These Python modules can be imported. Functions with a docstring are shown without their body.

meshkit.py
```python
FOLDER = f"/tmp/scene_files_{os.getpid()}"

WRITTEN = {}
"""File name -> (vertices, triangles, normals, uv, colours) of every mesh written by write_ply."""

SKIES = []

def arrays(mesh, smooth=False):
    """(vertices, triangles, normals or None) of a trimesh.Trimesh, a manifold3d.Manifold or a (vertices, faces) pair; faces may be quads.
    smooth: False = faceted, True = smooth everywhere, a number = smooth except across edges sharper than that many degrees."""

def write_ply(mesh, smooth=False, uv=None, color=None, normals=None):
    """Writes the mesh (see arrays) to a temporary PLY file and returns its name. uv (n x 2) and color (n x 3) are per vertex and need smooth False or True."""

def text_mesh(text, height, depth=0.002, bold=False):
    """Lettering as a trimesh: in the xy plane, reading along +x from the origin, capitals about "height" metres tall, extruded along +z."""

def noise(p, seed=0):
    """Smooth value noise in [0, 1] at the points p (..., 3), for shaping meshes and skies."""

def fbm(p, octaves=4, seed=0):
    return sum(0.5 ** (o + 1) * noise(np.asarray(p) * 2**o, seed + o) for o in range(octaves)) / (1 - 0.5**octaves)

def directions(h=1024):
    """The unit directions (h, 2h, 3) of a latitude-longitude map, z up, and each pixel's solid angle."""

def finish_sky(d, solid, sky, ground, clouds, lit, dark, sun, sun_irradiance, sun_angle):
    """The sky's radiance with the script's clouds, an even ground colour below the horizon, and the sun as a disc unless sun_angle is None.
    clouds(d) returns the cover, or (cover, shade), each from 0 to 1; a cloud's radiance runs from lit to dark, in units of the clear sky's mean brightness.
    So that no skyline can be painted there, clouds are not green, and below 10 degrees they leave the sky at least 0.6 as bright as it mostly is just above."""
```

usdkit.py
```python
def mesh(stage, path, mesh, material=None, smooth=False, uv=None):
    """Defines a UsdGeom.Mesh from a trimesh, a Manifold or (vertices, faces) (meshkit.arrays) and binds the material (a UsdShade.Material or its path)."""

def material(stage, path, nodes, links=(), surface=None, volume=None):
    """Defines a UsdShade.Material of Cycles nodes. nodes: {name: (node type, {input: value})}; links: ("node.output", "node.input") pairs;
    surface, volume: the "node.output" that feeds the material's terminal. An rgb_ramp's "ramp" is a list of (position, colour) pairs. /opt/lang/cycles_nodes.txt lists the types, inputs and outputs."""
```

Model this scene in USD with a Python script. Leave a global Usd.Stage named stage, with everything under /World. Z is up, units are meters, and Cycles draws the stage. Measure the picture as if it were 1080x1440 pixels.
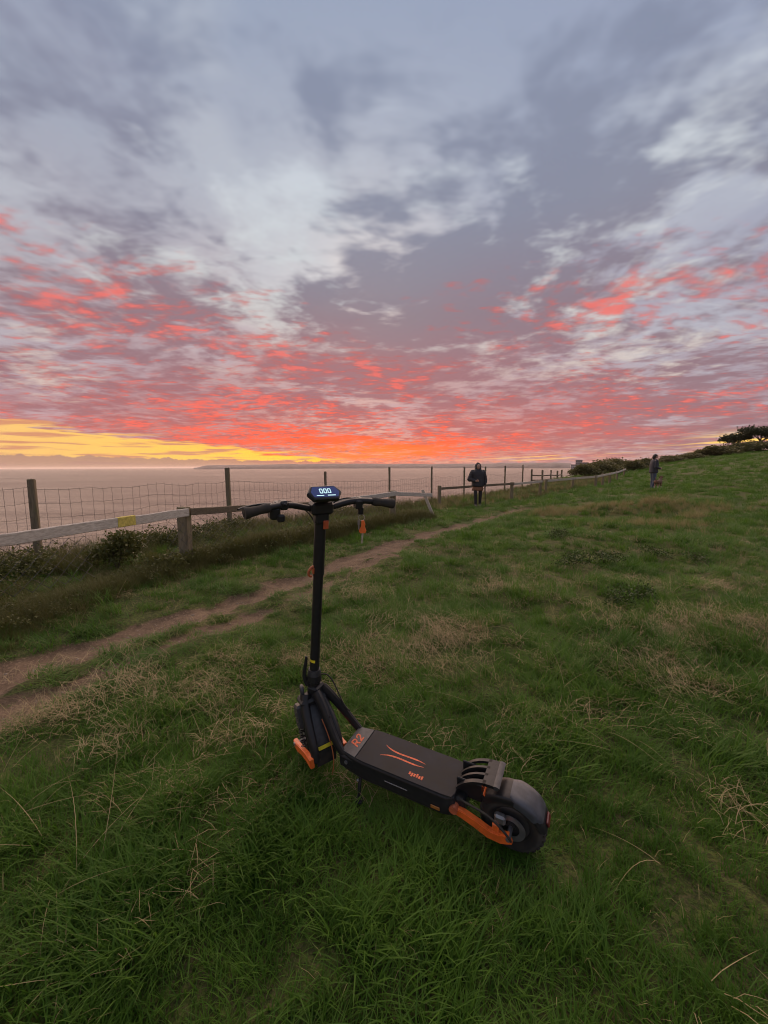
import math, random
import numpy as np
import trimesh
import manifold3d as m3
from shapely import geometry as sg
import usdkit, meshkit
from pxr import Usd, UsdGeom, UsdLux, UsdShade, Gf, Sdf, Vt

stage = Usd.Stage.CreateInMemory()
UsdGeom.SetStageUpAxis(stage, "Z")
UsdGeom.SetStageMetersPerUnit(stage, 1.0)
UsdGeom.Xform.Define(stage, "/World")
UsdGeom.Scope.Define(stage, "/World/Looks")
PI = math.pi

# ------------------------------------------------------------------ camera
HAZE = 0.00006
EYE, PITCH, ROLL = 1.40, 6.7, 0.25
cam = UsdGeom.Camera.Define(stage, "/World/camera")
cam.CreateFocalLengthAttr(13.0)
cam.CreateHorizontalApertureAttr(26.0)
cam.CreateVerticalApertureAttr(26.0 * 4 / 3)
cam.CreateClippingRangeAttr(Gf.Vec2f(0.05, 60000))
cam.AddTranslateOp().Set(Gf.Vec3d(0, 0, EYE))
cam.AddRotateXYZOp().Set(Gf.Vec3f(90 - PITCH, 0, 0))
cam.AddRotateZOp(opSuffix="roll").Set(-ROLL)
cam.CreateExposureAttr(0.40)

# ------------------------------------------------------------------ node graph shorthand
def lin(r, g, b):
    """an 8 bit sRGB colour as linear values"""
    return tuple(((c / 255 + 0.055) / 1.055) ** 2.4 if c > 10 else c / 255 / 12.92 for c in (r, g, b))

class Graph:
    def __init__(self):
        self.nodes, self.links, self.k = {}, [], 0
    def __call__(self, kind, out, **inputs):
        self.k += 1
        name, plain = f"n{self.k}", {}
        for key, v in inputs.items():
            if isinstance(v, str) and v.startswith("@"):
                self.links.append((v[1:], f"{name}.{key}"))
            else:
                plain[key] = v
        self.nodes[name] = (kind, plain)
        return f"@{name}.{out}"
    def math(self, op, a, b=0.0, c=0.0, clamp=False):
        return self("math", "value", math_type=op, value1=a, value2=b, value3=c, use_clamp=clamp)
    def add(self, a, b): return self.math("add", a, b)
    def sub(self, a, b): return self.math("subtract", a, b)
    def mul(self, a, b): return self.math("multiply", a, b)
    def step(self, v, a, b, lo=0.0, hi=1.0):
        """smooth step from lo at a to hi at b"""
        if a > b: a, b, lo, hi = b, a, hi, lo
        return self("map_range", "result", range_type="smoothstep", value=v, from_min=a, from_max=b, to_min=lo, to_max=hi, clamp=True)
    def line(self, v, a, b, lo=0.0, hi=1.0):
        return self("map_range", "result", value=v, from_min=a, from_max=b, to_min=lo, to_max=hi, clamp=True)
    def mix(self, f, a, b): return self("mix_color", "result", fac=f, a=a, b=b)
    def scale(self, v, s, loc=(0, 0, 0), rot=(0, 0, 0)):
        return self("mapping", "vector", mapping_type="point", vector=v, scale=s, location=loc, rotation=rot)
    flat = False
    def noise(self, v, scale=1.0, detail=3.0, rough=0.5, dist=0.0):
        return self("noise_texture", "fac", dimensions="2D" if self.flat else "3D", vector=v, scale=scale, detail=detail, roughness=rough, distortion=dist)
    def ramp(self, f, stops, out="color"): return self("rgb_ramp", out, fac=f, ramp=stops)
    def build(self, path, surface=None, volume=None):
        return usdkit.material(stage, path, self.nodes, self.links, surface=surface and surface[1:], volume=volume and volume[1:])

# ------------------------------------------------------------------ sky: dusk, broken cloud lit red from below
SUN_EL, SUN_AZ = math.radians(22.0), math.radians(-3.0)      # azimuth from +y towards +x
STRENGTH = 0.1

def sky_material():
    g = Graph()
    g.flat = True
    d = g("texture_coordinate", "generated")
    xyz = g("vector_math", "vector", math_type="normalize", vector1=d)
    g.nodes["sep"] = ("separate_xyz", {}); g.links.append((xyz[1:], "sep.vector"))
    x, y, z = "@sep.x", "@sep.y", "@sep.z"
    el = g.mul(g.math("arcsine", z), 180 / PI)
    az = g.mul(g.math("arctan2", x, y), 180 / PI)
    ael = g.math("maximum", el, 0.0)
    zz = g.add(g.math("maximum", z, 0.0), 0.085)
    plane = g("combine_xyz", "vector", x=g.math("divide", x, zz), y=g.math("divide", y, zz), z=0.0)
    # slow warp shared by the layers
    wn = g("noise_texture", "color", dimensions="2D", vector=plane, scale=0.55, detail=3.0, roughness=0.55)
    warp = g("vector_math", "vector", math_type="multiply_add", vector1=wn, vector2=(0.38, 0.38, 0.0), vector3=plane)

    def blob(a0, e0, sa, se, tilt=0.0):
        """soft ellipse of the sky around azimuth a0, elevation e0 (degrees)"""
        da, de = g.sub(az, a0), g.sub(el, e0)
        c, s = math.cos(math.radians(tilt)), math.sin(math.radians(tilt))
        u = g.mul(g.add(g.mul(da, c), g.mul(de, s)), 1 / sa)
        v = g.mul(g.sub(g.mul(de, c), g.mul(da, s)), 1 / se)
        r2 = g.add(g.mul(u, u), g.mul(v, v))
        return g.math("exponent", g.mul(r2, -1.0))
    def total(*terms):
        t = terms[0]
        for q in terms[1:]: t = g.add(t, q)
        return t

    # clear sky between the clouds, paler towards the horizon
    clear = g("sky_texture", "color", sky_type="single_scattering", sun_disc=False, sun_elevation=SUN_EL, sun_rotation=SUN_AZ, altitude=30.0, air_density=1.0, aerosol_density=1.5, ozone_density=1.0)
    K = 0.88 / STRENGTH
    def C(r, gg, b, k=1.0): return tuple(K * k * q for q in lin(r, gg, b))

    # high veil: a sheet of thin grey cloud
    base = g.ramp(g.line(ael, 0, 50), [(0.0, C(166, 120, 120)), (0.06, C(156, 120, 126)), (0.14, C(152, 126, 136)), (0.26, C(160, 146, 153)), (0.42, C(166, 160, 166)), (0.66, C(152, 159, 174)), (1.0, C(136, 149, 174))])
    side = g.mul(g.step(az, -10, 40), g.step(el, 4, 24))
    base = g.mix(g.mul(side, 0.40), base, C(144, 152, 178))
    sky = g.mix(0.9, clear, base)

    # soft grey variation of the sheet
    big = g.noise(warp, 1.3, 3.0, 0.58)
    sky = g.mix(g.mul(g.step(big, 0.44, 0.62), 0.42), sky, C(182, 187, 196))

    # dark cloud masses
    dn = g.add(g.mul(g.noise(g.scale(warp, (1, 1, 1), (-1.3, 4.2, 0)), 1.5, 4.0, 0.62), 0.6), g.mul(g.noise(g.scale(warp, (1, 1.25, 1), (0.3, 7.9, 0)), 4.4, 3.0, 0.58), 0.42))
    dregion = total(g.mul(blob(5, 19, 13, 7, 0), 0.20), g.mul(blob(17, 25, 11, 6, 20), 0.14), g.mul(blob(-1, 15, 9, 4), 0.06), g.mul(blob(-32, 24, 11, 3.4, -16), 0.09), g.mul(blob(-27, 18, 10, 3.4, -10), 0.08), g.mul(blob(18, 32, 16, 8, 20), 0.10), g.mul(blob(2, 36, 12, 6), 0.06),
                    g.mul(blob(-10, 22.5, 5, 3, -30), 0.09), g.mul(blob(-15, 30, 9, 8), -0.10), g.mul(blob(33, 8.5, 16, 3.5), 0.09), g.mul(blob(30, 4.5, 16, 2.0), 0.12), g.mul(blob(-18, 11, 24, 6), 0.07), g.mul(blob(30, 15, 9, 3), 0.03))
    dcov = g.step(g.add(dn, dregion), 0.45, 0.635)
    dcol = g.ramp(g.line(ael, 0, 50), [(0, C(150, 110, 114)), (0.14, C(140, 108, 116)), (0.4, C(124, 112, 124)), (0.6, C(124, 128, 146)), (1.0, C(126, 138, 162))])
    sky = g.mix(g.mul(dcov, 0.9), sky, dcol)

    # bright openings, whiter, between the cloud masses
    open_n = g.add(g.mul(g.noise(g.scale(warp, (1, 1, 1), (3.1, 1.7, 0)), 2.1, 4.0, 0.64), 0.55), g.mul(g.noise(g.scale(warp, (1, 1.3, 1), (5.3, 2.9, 0)), 5.0, 3.0, 0.58), 0.42))
    region = total(g.mul(blob(-17, 24, 5, 8, 14), 0.11), g.mul(blob(-23, 29, 11, 2.6, 24), 0.08), g.mul(blob(-9, 33, 4, 7, -24), 0.11), g.mul(blob(27, 18, 13, 2.6, 14), 0.09), g.mul(blob(20, 22, 8, 2.0, 30), 0.08), g.mul(blob(34, 31, 7, 2.0, 50), 0.09),
                   g.mul(blob(-41, 9.5, 4, 2.8, 0), 0.20), g.mul(blob(-16, 19, 9, 1.6, -14), 0.09), g.mul(blob(30, 13, 12, 1.6, 8), 0.08), g.mul(blob(4, 7.6, 4.5, 1.2, 5), 0.12), g.mul(blob(-26, 17, 14, 6), 0.03), g.mul(blob(24, 12, 14, 6), 0.03), g.mul(blob(-8, 9, 24, 5), -0.06), g.mul(g.step(el, 12, 5), -0.13), g.mul(g.step(el, 33, 40), -0.12), g.mul(blob(8, 21, 11, 7), -0.09), g.mul(blob(-36, 30, 8, 9), -0.04))
    bright = g.step(g.add(open_n, region), 0.485, 0.74)
    sky = g.mix(g.mul(bright, 0.92), sky, g.ramp(g.line(ael, 0, 40), [(0, C(226, 196, 160)), (0.2, C(208, 194, 184)), (0.5, C(200, 203, 202)), (1.0, C(186, 194, 206))]))

    # wine tint of the cloud around the sunset
    patch = g.noise(g.scale(plane, (1, 1, 1), (7.7, 2.2, 0)), 1.1, 2.0, 0.55)
    tint = g.step(total(blob(-16, 8, 32, 11), g.mul(blob(12, 7, 24, 9), 0.8), g.mul(patch, 0.6)), 0.25, 1.35)
    sky = g.mix(g.mul(tint, 0.44), sky, g.mix(g.step(el, 3, 11), C(224, 92, 66), C(172, 102, 102)))

    # red light caught by the cloud bellies: rippled near the sunset, streaked on the right
    fine = g.noise(g.scale(warp, (0.85, 1.35, 1), (4.4, 1.8, 0), (0, 0, math.radians(8))), 9.5, 2.0, 0.55)
    ripple = g.add(g.mul(g.noise(g.scale(warp, (1.0, 1.6, 1), (0.4, 0.8, 0), (0, 0, math.radians(-12))), 3.0, 2.0, 0.6), 0.40), g.mul(fine, 0.60))
    rregion = total(g.mul(blob(-20, 7.0, 19, 4.8), 0.125), g.mul(blob(-10, 3.6, 20, 2.9), 0.21), g.mul(blob(8, 2.3, 14, 1.7, 4), 0.20), g.mul(blob(-35, 15, 10, 6, -10), 0.075), g.mul(blob(-20, 15, 11, 4), 0.075), g.mul(blob(-44, 23, 4, 2.4, -10), 0.16), g.mul(blob(-42, 30, 3, 1.2, -40), 0.10),
                    g.mul(blob(20, 10.5, 14, 2.6, 18), 0.085), g.mul(blob(33, 18.5, 8, 2.0, 14), 0.10), g.mul(blob(32, 13, 10, 3.0), -0.06), g.mul(blob(34, 6.5, 15, 1.8, 5), 0.15), g.mul(blob(-3, 13, 12, 5), 0.055), g.mul(g.step(el, 16, 28), -0.13), g.mul(g.step(el, 25, 30), -0.3), g.mul(g.sub(patch, 0.5), 0.55))
    rcov = g.step(g.add(ripple, rregion), 0.51, 0.84)
    near = blob(-3, 3.0, 30, 6.0)
    rcol = g.mix(near, C(228, 112, 104, 0.95), C(255, 88, 40, 1.05))
    rcol = g.mix(g.step(rcov, 0.35, 1.0), C(196, 98, 92, 0.9), rcol)
    rcol = g.mix(blob(-2, 1.9, 12, 1.6), rcol, C(255, 116, 14, 1.15))
    sky = g.mix(g.mul(rcov, 0.9), sky, rcol)

    # clear yellow strip over the sea on the left, torn at its upper edge
    streak = g.noise(g("combine_xyz", "vector", x=g.mul(az, 0.10), y=g.mul(el, 1.5), z=3.0), 1.0, 3.0, 0.6)
    top = g.add(g.line(az, -46, -4, 5.4, 1.2), g.mul(g.sub(streak, 0.5), 3.6))
    strip = g.mul(g.step(g.sub(top, el), -0.15, 0.45), g.step(az, -3, -9))
    ycol = g.ramp(g.line(az, -45, 0), [(0, C(240, 190, 110)), (0.4, C(255, 200, 84)), (0.7, C(255, 196, 44, 1.15)), (1, C(255, 150, 30, 1.2))])
    ycol = g.mix(g.step(streak, 0.50, 0.66), ycol, C(206, 142, 104))
    sky = g.mix(g.mul(strip, 0.95), sky, ycol)
    # thin bright slits low on the right
    st2 = g.noise(g("combine_xyz", "vector", x=g.mul(az, 0.055), y=g.mul(g.sub(el, g.mul(az, 0.050)), 2.6), z=9.0), 1.0, 3.0, 0.6)
    slit = g.mul(g.step(st2, 0.53, 0.62), total(blob(27, 1.35, 8, 0.36, 2.0), g.mul(blob(43, 2.7, 5, 0.8, 3.0), 0.9), g.mul(blob(15, 0.9, 7, 0.25, 2), 0.4)))
    sky = g.mix(g.math("minimum", g.mul(slit, 1.25), 1.0), sky, C(255, 205, 100))

    # low bank of cloud on the sea horizon with a lumpy top
    lump = g.noise(g("combine_xyz", "vector", x=g.mul(az, 0.42), y=1.0, z=0.0), 1.0, 4.0, 0.62)
    btop = g.add(g.mul(g.sub(lump, 0.5), 1.3), g.line(az, -46, 2, 1.55, 0.62))
    bank = g.step(g.sub(btop, el), -0.05, 0.10)
    bcol = g.mix(blob(0, 0.6, 16, 2.5), C(166, 126, 112), C(196, 98, 78))
    bcol = g.mix(g.step(az, 6, 24), bcol, C(150, 118, 126))
    sky = g.mix(g.mul(bank, 0.9), sky, bcol)
    bg = g("background_shader", "background", color=sky, strength=STRENGTH)
    return g.build("/World/Looks/sky", surface=bg)

dome = UsdLux.DomeLight.Define(stage, "/World/sky")
dome.GetPrim().SetCustomDataByKey("kind", "structure")
UsdShade.MaterialBindingAPI.Apply(dome.GetPrim()).Bind(sky_material())

sun = UsdLux.DistantLight.Define(stage, "/World/sun")
sun.CreateNormalizeAttr(True)
sun.CreateIntensityAttr(0.85)
sun.CreateAngleAttr(120.0)
sun.CreateColorAttr(Gf.Vec3f(1.0, 0.68, 0.50))
_el = SUN_EL
_d = Gf.Vec3d(math.cos(_el) * math.sin(SUN_AZ), math.cos(_el) * math.cos(SUN_AZ), math.sin(_el))
sun.AddTransformOp().Set(Gf.Matrix4d().SetRotate(Gf.Rotation(Gf.Vec3d(0, 0, 1), _d)))
# ------------------------------------------------------------------ helpers
P_, R_ = math.radians(PITCH), math.radians(ROLL)

def ray(px, py):
    """direction through a point of the 1080 x 1440 photograph, forward component along +y"""
    X, V = (px - 540) / 540.0, (720 - py) / 540.0
    c, s = math.cos(R_), math.sin(R_)
    X, V = X * c + V * s, -X * s + V * c
    return np.array([X, math.cos(P_) + V * math.sin(P_), -math.sin(P_) + V * math.cos(P_)])

def at(px, py, z=0.0):
    d = ray(px, py)
    return np.array([0, 0, EYE]) + d * ((z - EYE) / d[2])

def at_y(px, py, y):
    d = ray(px, py)
    return np.array([0, 0, EYE]) + d * (y / d[1])

_taken = {}
def numbered(parent, name):
    key = (parent, name)
    n = _taken.get(key, -1) + 1
    _taken[key] = n
    return f"{parent}/{name}" + (f"_{n:03d}" if n else "")

def tag(prim, label=None, cat=None, group=None, kind=None):
    p = prim.GetPrim()
    for k, v in (("label", label), ("category", cat), ("group", group), ("kind", kind)):
        if v:
            p.SetCustomDataByKey(k, v)
    return prim

def obj(name, mesh, material, parent="/World", smooth=30):
    path = numbered(str(parent.GetPath()) if hasattr(parent, "GetPath") else parent, name)
    return usdkit.mesh(stage, path, mesh, material, smooth=smooth)

def thing(name, label, cat, loc=(0, 0, 0), rot=0.0, scale=None, group=None, matrix=None):
    x = UsdGeom.Xform.Define(stage, numbered("/World", name))
    if matrix is not None:
        x.AddTransformOp().Set(Gf.Matrix4d(*np.asarray(matrix, float).T.ravel()))
    else:
        x.AddTranslateOp().Set(Gf.Vec3d(*map(float, loc)))
        x.AddRotateZOp().Set(math.degrees(rot))
        if scale is not None:
            x.AddScaleOp().Set(Gf.Vec3f(*map(float, np.broadcast_to(scale, 3))))
    return tag(x, label, cat, group)

def copy_of(first, name, label, cat, loc, rot, scale, group=None):
    x = thing(name, label, cat, loc, rot, scale, group)
    x.GetPrim().GetReferences().AddInternalReference(first)
    x.GetPrim().SetInstanceable(True)
    return x

cat_ = trimesh.util.concatenate

def mat(name, color, rough=0.6, metal=0.0, var=0.25, scale=40.0, bump=0.0, spec=0.5, color2=None, coat=0.0):
    g = Graph()
    pos = g("texture_coordinate", "object")
    n = g.noise(pos, scale, 4.0, 0.6)
    c2 = color2 or tuple(q * (1 - var) for q in color)
    col = g.mix(g.step(n, 0.35, 0.65), tuple(min(1, q * (1 + var * 0.5)) for q in color), c2)
    kw = {}
    if bump:
        kw["normal"] = g("bump", "normal", height=n, strength=bump, distance=0.004)
    s = g("principled_bsdf", "BSDF", base_color=col, roughness=g.line(n, 0.2, 0.8, rough * 0.85, min(1, rough * 1.15)), metallic=metal, specular_ior_level=spec, coat_weight=coat, **kw)
    return g.build("/World/Looks/" + name, surface=s)

def chamfer_box(sx, sy, sz, c=0.004, center=(0, 0, 0)):
    pts = []
    for a, b, d in ((sx - 2 * c, sy - 2 * c, sz), (sx - 2 * c, sy, sz - 2 * c), (sx, sy - 2 * c, sz - 2 * c)):
        for i in (-.5, .5):
            for j in (-.5, .5):
                for k in (-.5, .5):
                    pts.append((a * i, b * j, d * k))
    m = trimesh.convex.convex_hull(np.array(pts))
    m.apply_translation(center)
    return m

def frames(path):
    path = np.asarray(path, float)
    t = np.gradient(path, axis=0)
    t /= np.linalg.norm(t, axis=1, keepdims=True) + 1e-12
    ref = np.array([0, 0, 1.0]) if abs(t[0, 2]) < 0.9 else np.array([1.0, 0, 0])
    u = np.cross(ref, t[0]); u /= np.linalg.norm(u)
    us = []
    for k in range(len(path)):
        u = u - t[k] * (u @ t[k]); u /= np.linalg.norm(u)
        us.append(u.copy())
    us = np.array(us)
    return t, us, np.cross(t, us)

def tube(path, radius, n=10, flat=1.0, caps=True):
    """a round bar along the path; radius: one number or one for each point; flat squashes the second axis"""
    path = np.asarray(path, float)
    r = np.broadcast_to(np.asarray(radius, float), len(path))
    t, u, w = frames(path)
    a = np.arange(n) / n * 2 * PI
    v = path[:, None] + r[:, None, None] * (np.cos(a)[None, :, None] * u[:, None] + flat * np.sin(a)[None, :, None] * w[:, None])
    v = v.reshape(-1, 3)
    f = []
    for k in range(len(path) - 1):
        for i in range(n):
            p, q = k * n + i, k * n + (i + 1) % n
            f += [(p, q, q + n), (p, q + n, p + n)]
    if caps:
        b = len(v)
        v = np.vstack([v, path[0], path[-1]])
        e = (len(path) - 1) * n
        for i in range(n):
            f += [(b, (i + 1) % n, i), (b + 1, e + i, e + (i + 1) % n)]
    return trimesh.Trimesh(v, f, process=False)

def curve(pts, n=16):
    """smooth line through the points"""
    from scipy.interpolate import CubicSpline
    pts = np.asarray(pts, float)
    s = np.r_[0, np.cumsum(np.linalg.norm(np.diff(pts, axis=0), axis=1))]
    return CubicSpline(s, pts)(np.linspace(0, s[-1], n))

def prism(poly, depth):
    return trimesh.creation.extrude_polygon(sg.Polygon(poly), depth, engine="earcut")

def frame_to(m, origin, ex, ey, ez):
    """moves mesh coordinates (x, y, z) to origin + x ex + y ey + z ez"""
    T = np.eye(4); T[:3, 0], T[:3, 1], T[:3, 2], T[:3, 3] = ex, ey, ez, origin
    m = m.copy(); m.apply_transform(T)
    return m

# ------------------------------------------------------------------ terrain
WIRE = [at(-190, 880)[:2], at(57, 797)[:2], at(324, 747, -0.02)[:2]]      # the stock fence, near part
WIRE += [np.array(p) * 1.0526 for p in ((-1.67, 11.0), (0.2, 13.9), (2.05, 16.5), (3.9, 18.7), (5.5, 20.9), (7.1, 22.6), (9.0, 25.0))]
WIRE = [np.array(p) for p in WIRE]
_far = [(12.6, 31.0), (17.5, 40.0), (25.5, 50.0), (36.0, 64.0), (52.0, 90.0), (75.0, 135.0), (110.0, 215.0), (170.0, 330.0)]
COAST = np.array([(-24, -30), (-9.5, -4.0)] + [tuple(p + 0.5 * np.array([-0.9, 0.42])) for p in WIRE] + _far)

def coast_distance(x, y):
    """metres inland of the cliff edge (negative over the sea), and how far along the edge the nearest point lies"""
    p = np.stack([x, y], -1)
    best = np.full(x.shape, 1e9); sign = np.ones(x.shape); along = np.zeros(x.shape); run = 0.0
    for a, b in zip(COAST[:-1], COAST[1:]):
        d = b - a; L = np.hypot(*d)
        t = np.clip(((p - a) @ d) / L ** 2, 0, 1)
        q = a + t[..., None] * d
        r = np.linalg.norm(p - q, axis=-1)
        side = d[1] * (p[..., 0] - a[0]) - d[0] * (p[..., 1] - a[1])
        m = r < best
        best = np.where(m, r, best); sign = np.where(m, np.where(side >= 0, 1, -1), sign); along = np.where(m, run + t * L, along)
        run += L
    return best * sign, along

def smooth(a, b, x):
    t = np.clip((x - a) / (b - a), 0, 1)
    return t * t * (3 - 2 * t)

RUT_A = np.array([at(*q)[:2] for q in ((-420, 1075), (-160, 1000), (0, 945), (150, 897), (300, 852), (400, 816), (480, 791), (560, 765))] + [at(640, 741, -0.06)[:2], at(700, 725, -0.12)[:2], at(740, 713, -0.16)[:2]])
RUT_B = np.array([at(*q)[:2] for q in ((-300, 1130), (-90, 1035), (60, 978), (160, 938), (250, 905), (340, 868), (430, 831), (500, 797), (560, 772))])

def line_distance(x, y, line):
    p = np.stack([x, y], -1); best = np.full(x.shape, 1e9)
    for a, b in zip(line[:-1], line[1:]):
        d = b - a
        t = np.clip(((p - a) @ d) / (d @ d), 0, 1)
        best = np.minimum(best, np.linalg.norm(p - a - t[..., None] * d, axis=-1))
    return best

def path_amount(x, y):
    n = meshkit.noise(np.stack([x * 3.1, y * 3.1, 0 * x], -1), 5) - 0.5
    n2 = meshkit.noise(np.stack([x * 9.0, y * 9.0, 0 * x], -1), 6) - 0.5
    n3 = meshkit.noise(np.stack([x * 20.0, y * 20.0, 0 * x], -1), 7) - 0.5
    w = n * 0.16 + n2 * 0.12 + n3 * 0.08
    a = 1 - smooth(0.13, 0.31, line_distance(x, y, RUT_A) + w)
    b = (1 - smooth(0.04, 0.19, line_distance(x, y, RUT_B) + w * 1.5)) * 0.75
    return np.maximum(a, b) * (1 - smooth(13, 16, y))

MOUNDS = [(at(925, 712, 0.12), 1.5, 0.8, 0.24), (at(835, 716, 0.05), 1.1, 0.7, 0.16), (at(900, 745, 0.0), 0.9, 0.5, 0.10), (at(640, 880)[:3], 0.55, 0.35, 0.07), (at(520, 838), 0.4, 0.3, 0.06), (at(1010, 880), 0.8, 0.4, 0.08), (at(960, 770), 1.2, 0.6, 0.10), (at(800, 760), 1.4, 0.8, 0.10)]

def height(x, y):
    x, y = np.asarray(x, float), np.asarray(y, float)
    p2 = np.stack([x, y, 0 * x], -1)
    r = np.hypot(x, y); azd = np.degrees(np.arctan2(x, np.maximum(y, 1e-6)))
    s, _ = coast_distance(x, y)
    h = 0.10 * (meshkit.noise(p2 * 0.45, 1) - 0.5) * smooth(2.0, 5.0, r) + 0.09 * (meshkit.noise(p2 * 1.7, 2) - 0.5) * smooth(1.6, 4.0, r) + 0.025 * (meshkit.noise(p2 * 5.0, 3) - 0.5)
    h = h - 0.20 * smooth(8, 14, y) * (1 - smooth(4.0, 9.5, x - 0.12 * y)) * (1 - smooth(20, 40, y))
    for c, sx, sy, hh in MOUNDS:
        h = h + hh * np.exp(-((x - c[0]) / sx) ** 2 - ((y - c[1]) / sy) ** 2)
    rise = smooth(26, 46, azd) * np.clip(r - 12, 0, 80) * 0.037 + smooth(20, 34, azd) * np.clip(r - 22, 0, 60) * 0.018
    h = h + rise * (1 - 0.6 * smooth(100, 220, r))
    h = h - 0.05 * path_amount(x, y) + 0.012 * path_amount(x, y) * (meshkit.noise(p2 * 14.0, 8) - 0.5)
    rough = (meshkit.noise(p2 * 0.8, 9) - 0.5)
    drop = smooth(0.15, -5.0, s + rough * 0.8)
    return np.where(s < 0.6, h * (1 - drop) - 17.0 * drop - 1.2 * smooth(0.2, -0.5, s + 0.3 * rough), h)

def axis(marks):
    out = []
    for (a, b, step) in marks:
        out.append(np.arange(a, b, step))
    return np.unique(np.concatenate(out))

gx = np.unique(np.r_[np.arange(-40, -10, 3.0), np.arange(-10, -6, 0.5), np.arange(-6, 7, 0.07), np.arange(7, 16, 0.22), np.arange(16, 40, 0.8), np.arange(40, 120, 4.0), np.arange(120, 420, 25.0)])
gy = np.unique(np.r_[np.arange(-30, -1, 3.0), np.arange(-1, 0.4, 0.3), np.arange(0.4, 11, 0.07), np.arange(11, 22, 0.2), np.arange(22, 60, 0.8), np.arange(60, 160, 4.0), np.arange(160, 420, 25.0)])
GX, GY = np.meshgrid(gx, gy, indexing="ij")
GZ = height(GX, GY)
GP = path_amount(GX, GY)
nx, ny = GX.shape
idx = np.arange(nx * ny).reshape(nx, ny)
quad = np.stack([idx[:-1, :-1], idx[1:, :-1], idx[1:, 1:], idx[:-1, 1:]], -1).reshape(-1, 4)

def ground_material():
    g = Graph()
    pos = g("geometry", "position")
    n1 = g.noise(pos, 0.7, 4.0, 0.6); n2 = g.noise(pos, 7.0, 5.0, 0.65); n3 = g.noise(pos, 45.0, 4.0, 0.6); n4 = g.noise(pos, 0.22, 3.0, 0.55)
    turf = g.mix(g.step(n1, 0.36, 0.66), (0.055, 0.095, 0.016), (0.115, 0.125, 0.036))
    turf = g.mix(g.step(n4, 0.5, 0.68), turf, (0.13, 0.115, 0.05))
    turf = g.mix(g.step(n2, 0.45, 0.7), turf, (0.045, 0.070, 0.015))
    n5 = g.noise(g.scale(pos, (1.0, 1.0, 1.0), (3, 8, 1)), 95.0, 4.0, 0.7)
    turf = g.mix(g.mul(g.step(g.add(n5, g.mul(g.sub(n2, 0.5), 0.4)), 0.46, 0.62), 0.75), turf, (0.105, 0.085, 0.045))
    turf = g.mix(g.mul(g.step(n3, 0.56, 0.44), 0.55), turf, (0.022, 0.030, 0.010))
    soil = g.mix(g.step(n2, 0.3, 0.7), (0.175, 0.122, 0.080), (0.105, 0.074, 0.049))
    soil = g.mix(g.step(n3, 0.52, 0.75), soil, (0.27, 0.195, 0.135))
    p = g("attribute", "fac", attribute="path")
    col = g.mix(g.step(g.add(p, g.mul(g.sub(n2, 0.5), 0.7)), 0.25, 0.6), turf, soil)
    bump = g("bump", "normal", height=g.add(g.mul(n2, 0.6), g.add(g.mul(n3, 0.6), g.mul(n5, 0.35))), strength=0.9, distance=0.03)
    return g.build("/World/Looks/ground", surface=g("principled_bsdf", "BSDF", base_color=col, roughness=0.95, specular_ior_level=0.15, normal=bump))

land = obj("ground", (np.stack([GX, GY, GZ], -1).reshape(-1, 3), quad), ground_material(), smooth=True)
tag(land, kind="structure")
UsdGeom.PrimvarsAPI(land).CreatePrimvar("path", Sdf.ValueTypeNames.FloatArray, "vertex").Set(Vt.FloatArray.FromNumpy(GP.ravel().astype(np.float32)))

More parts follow.
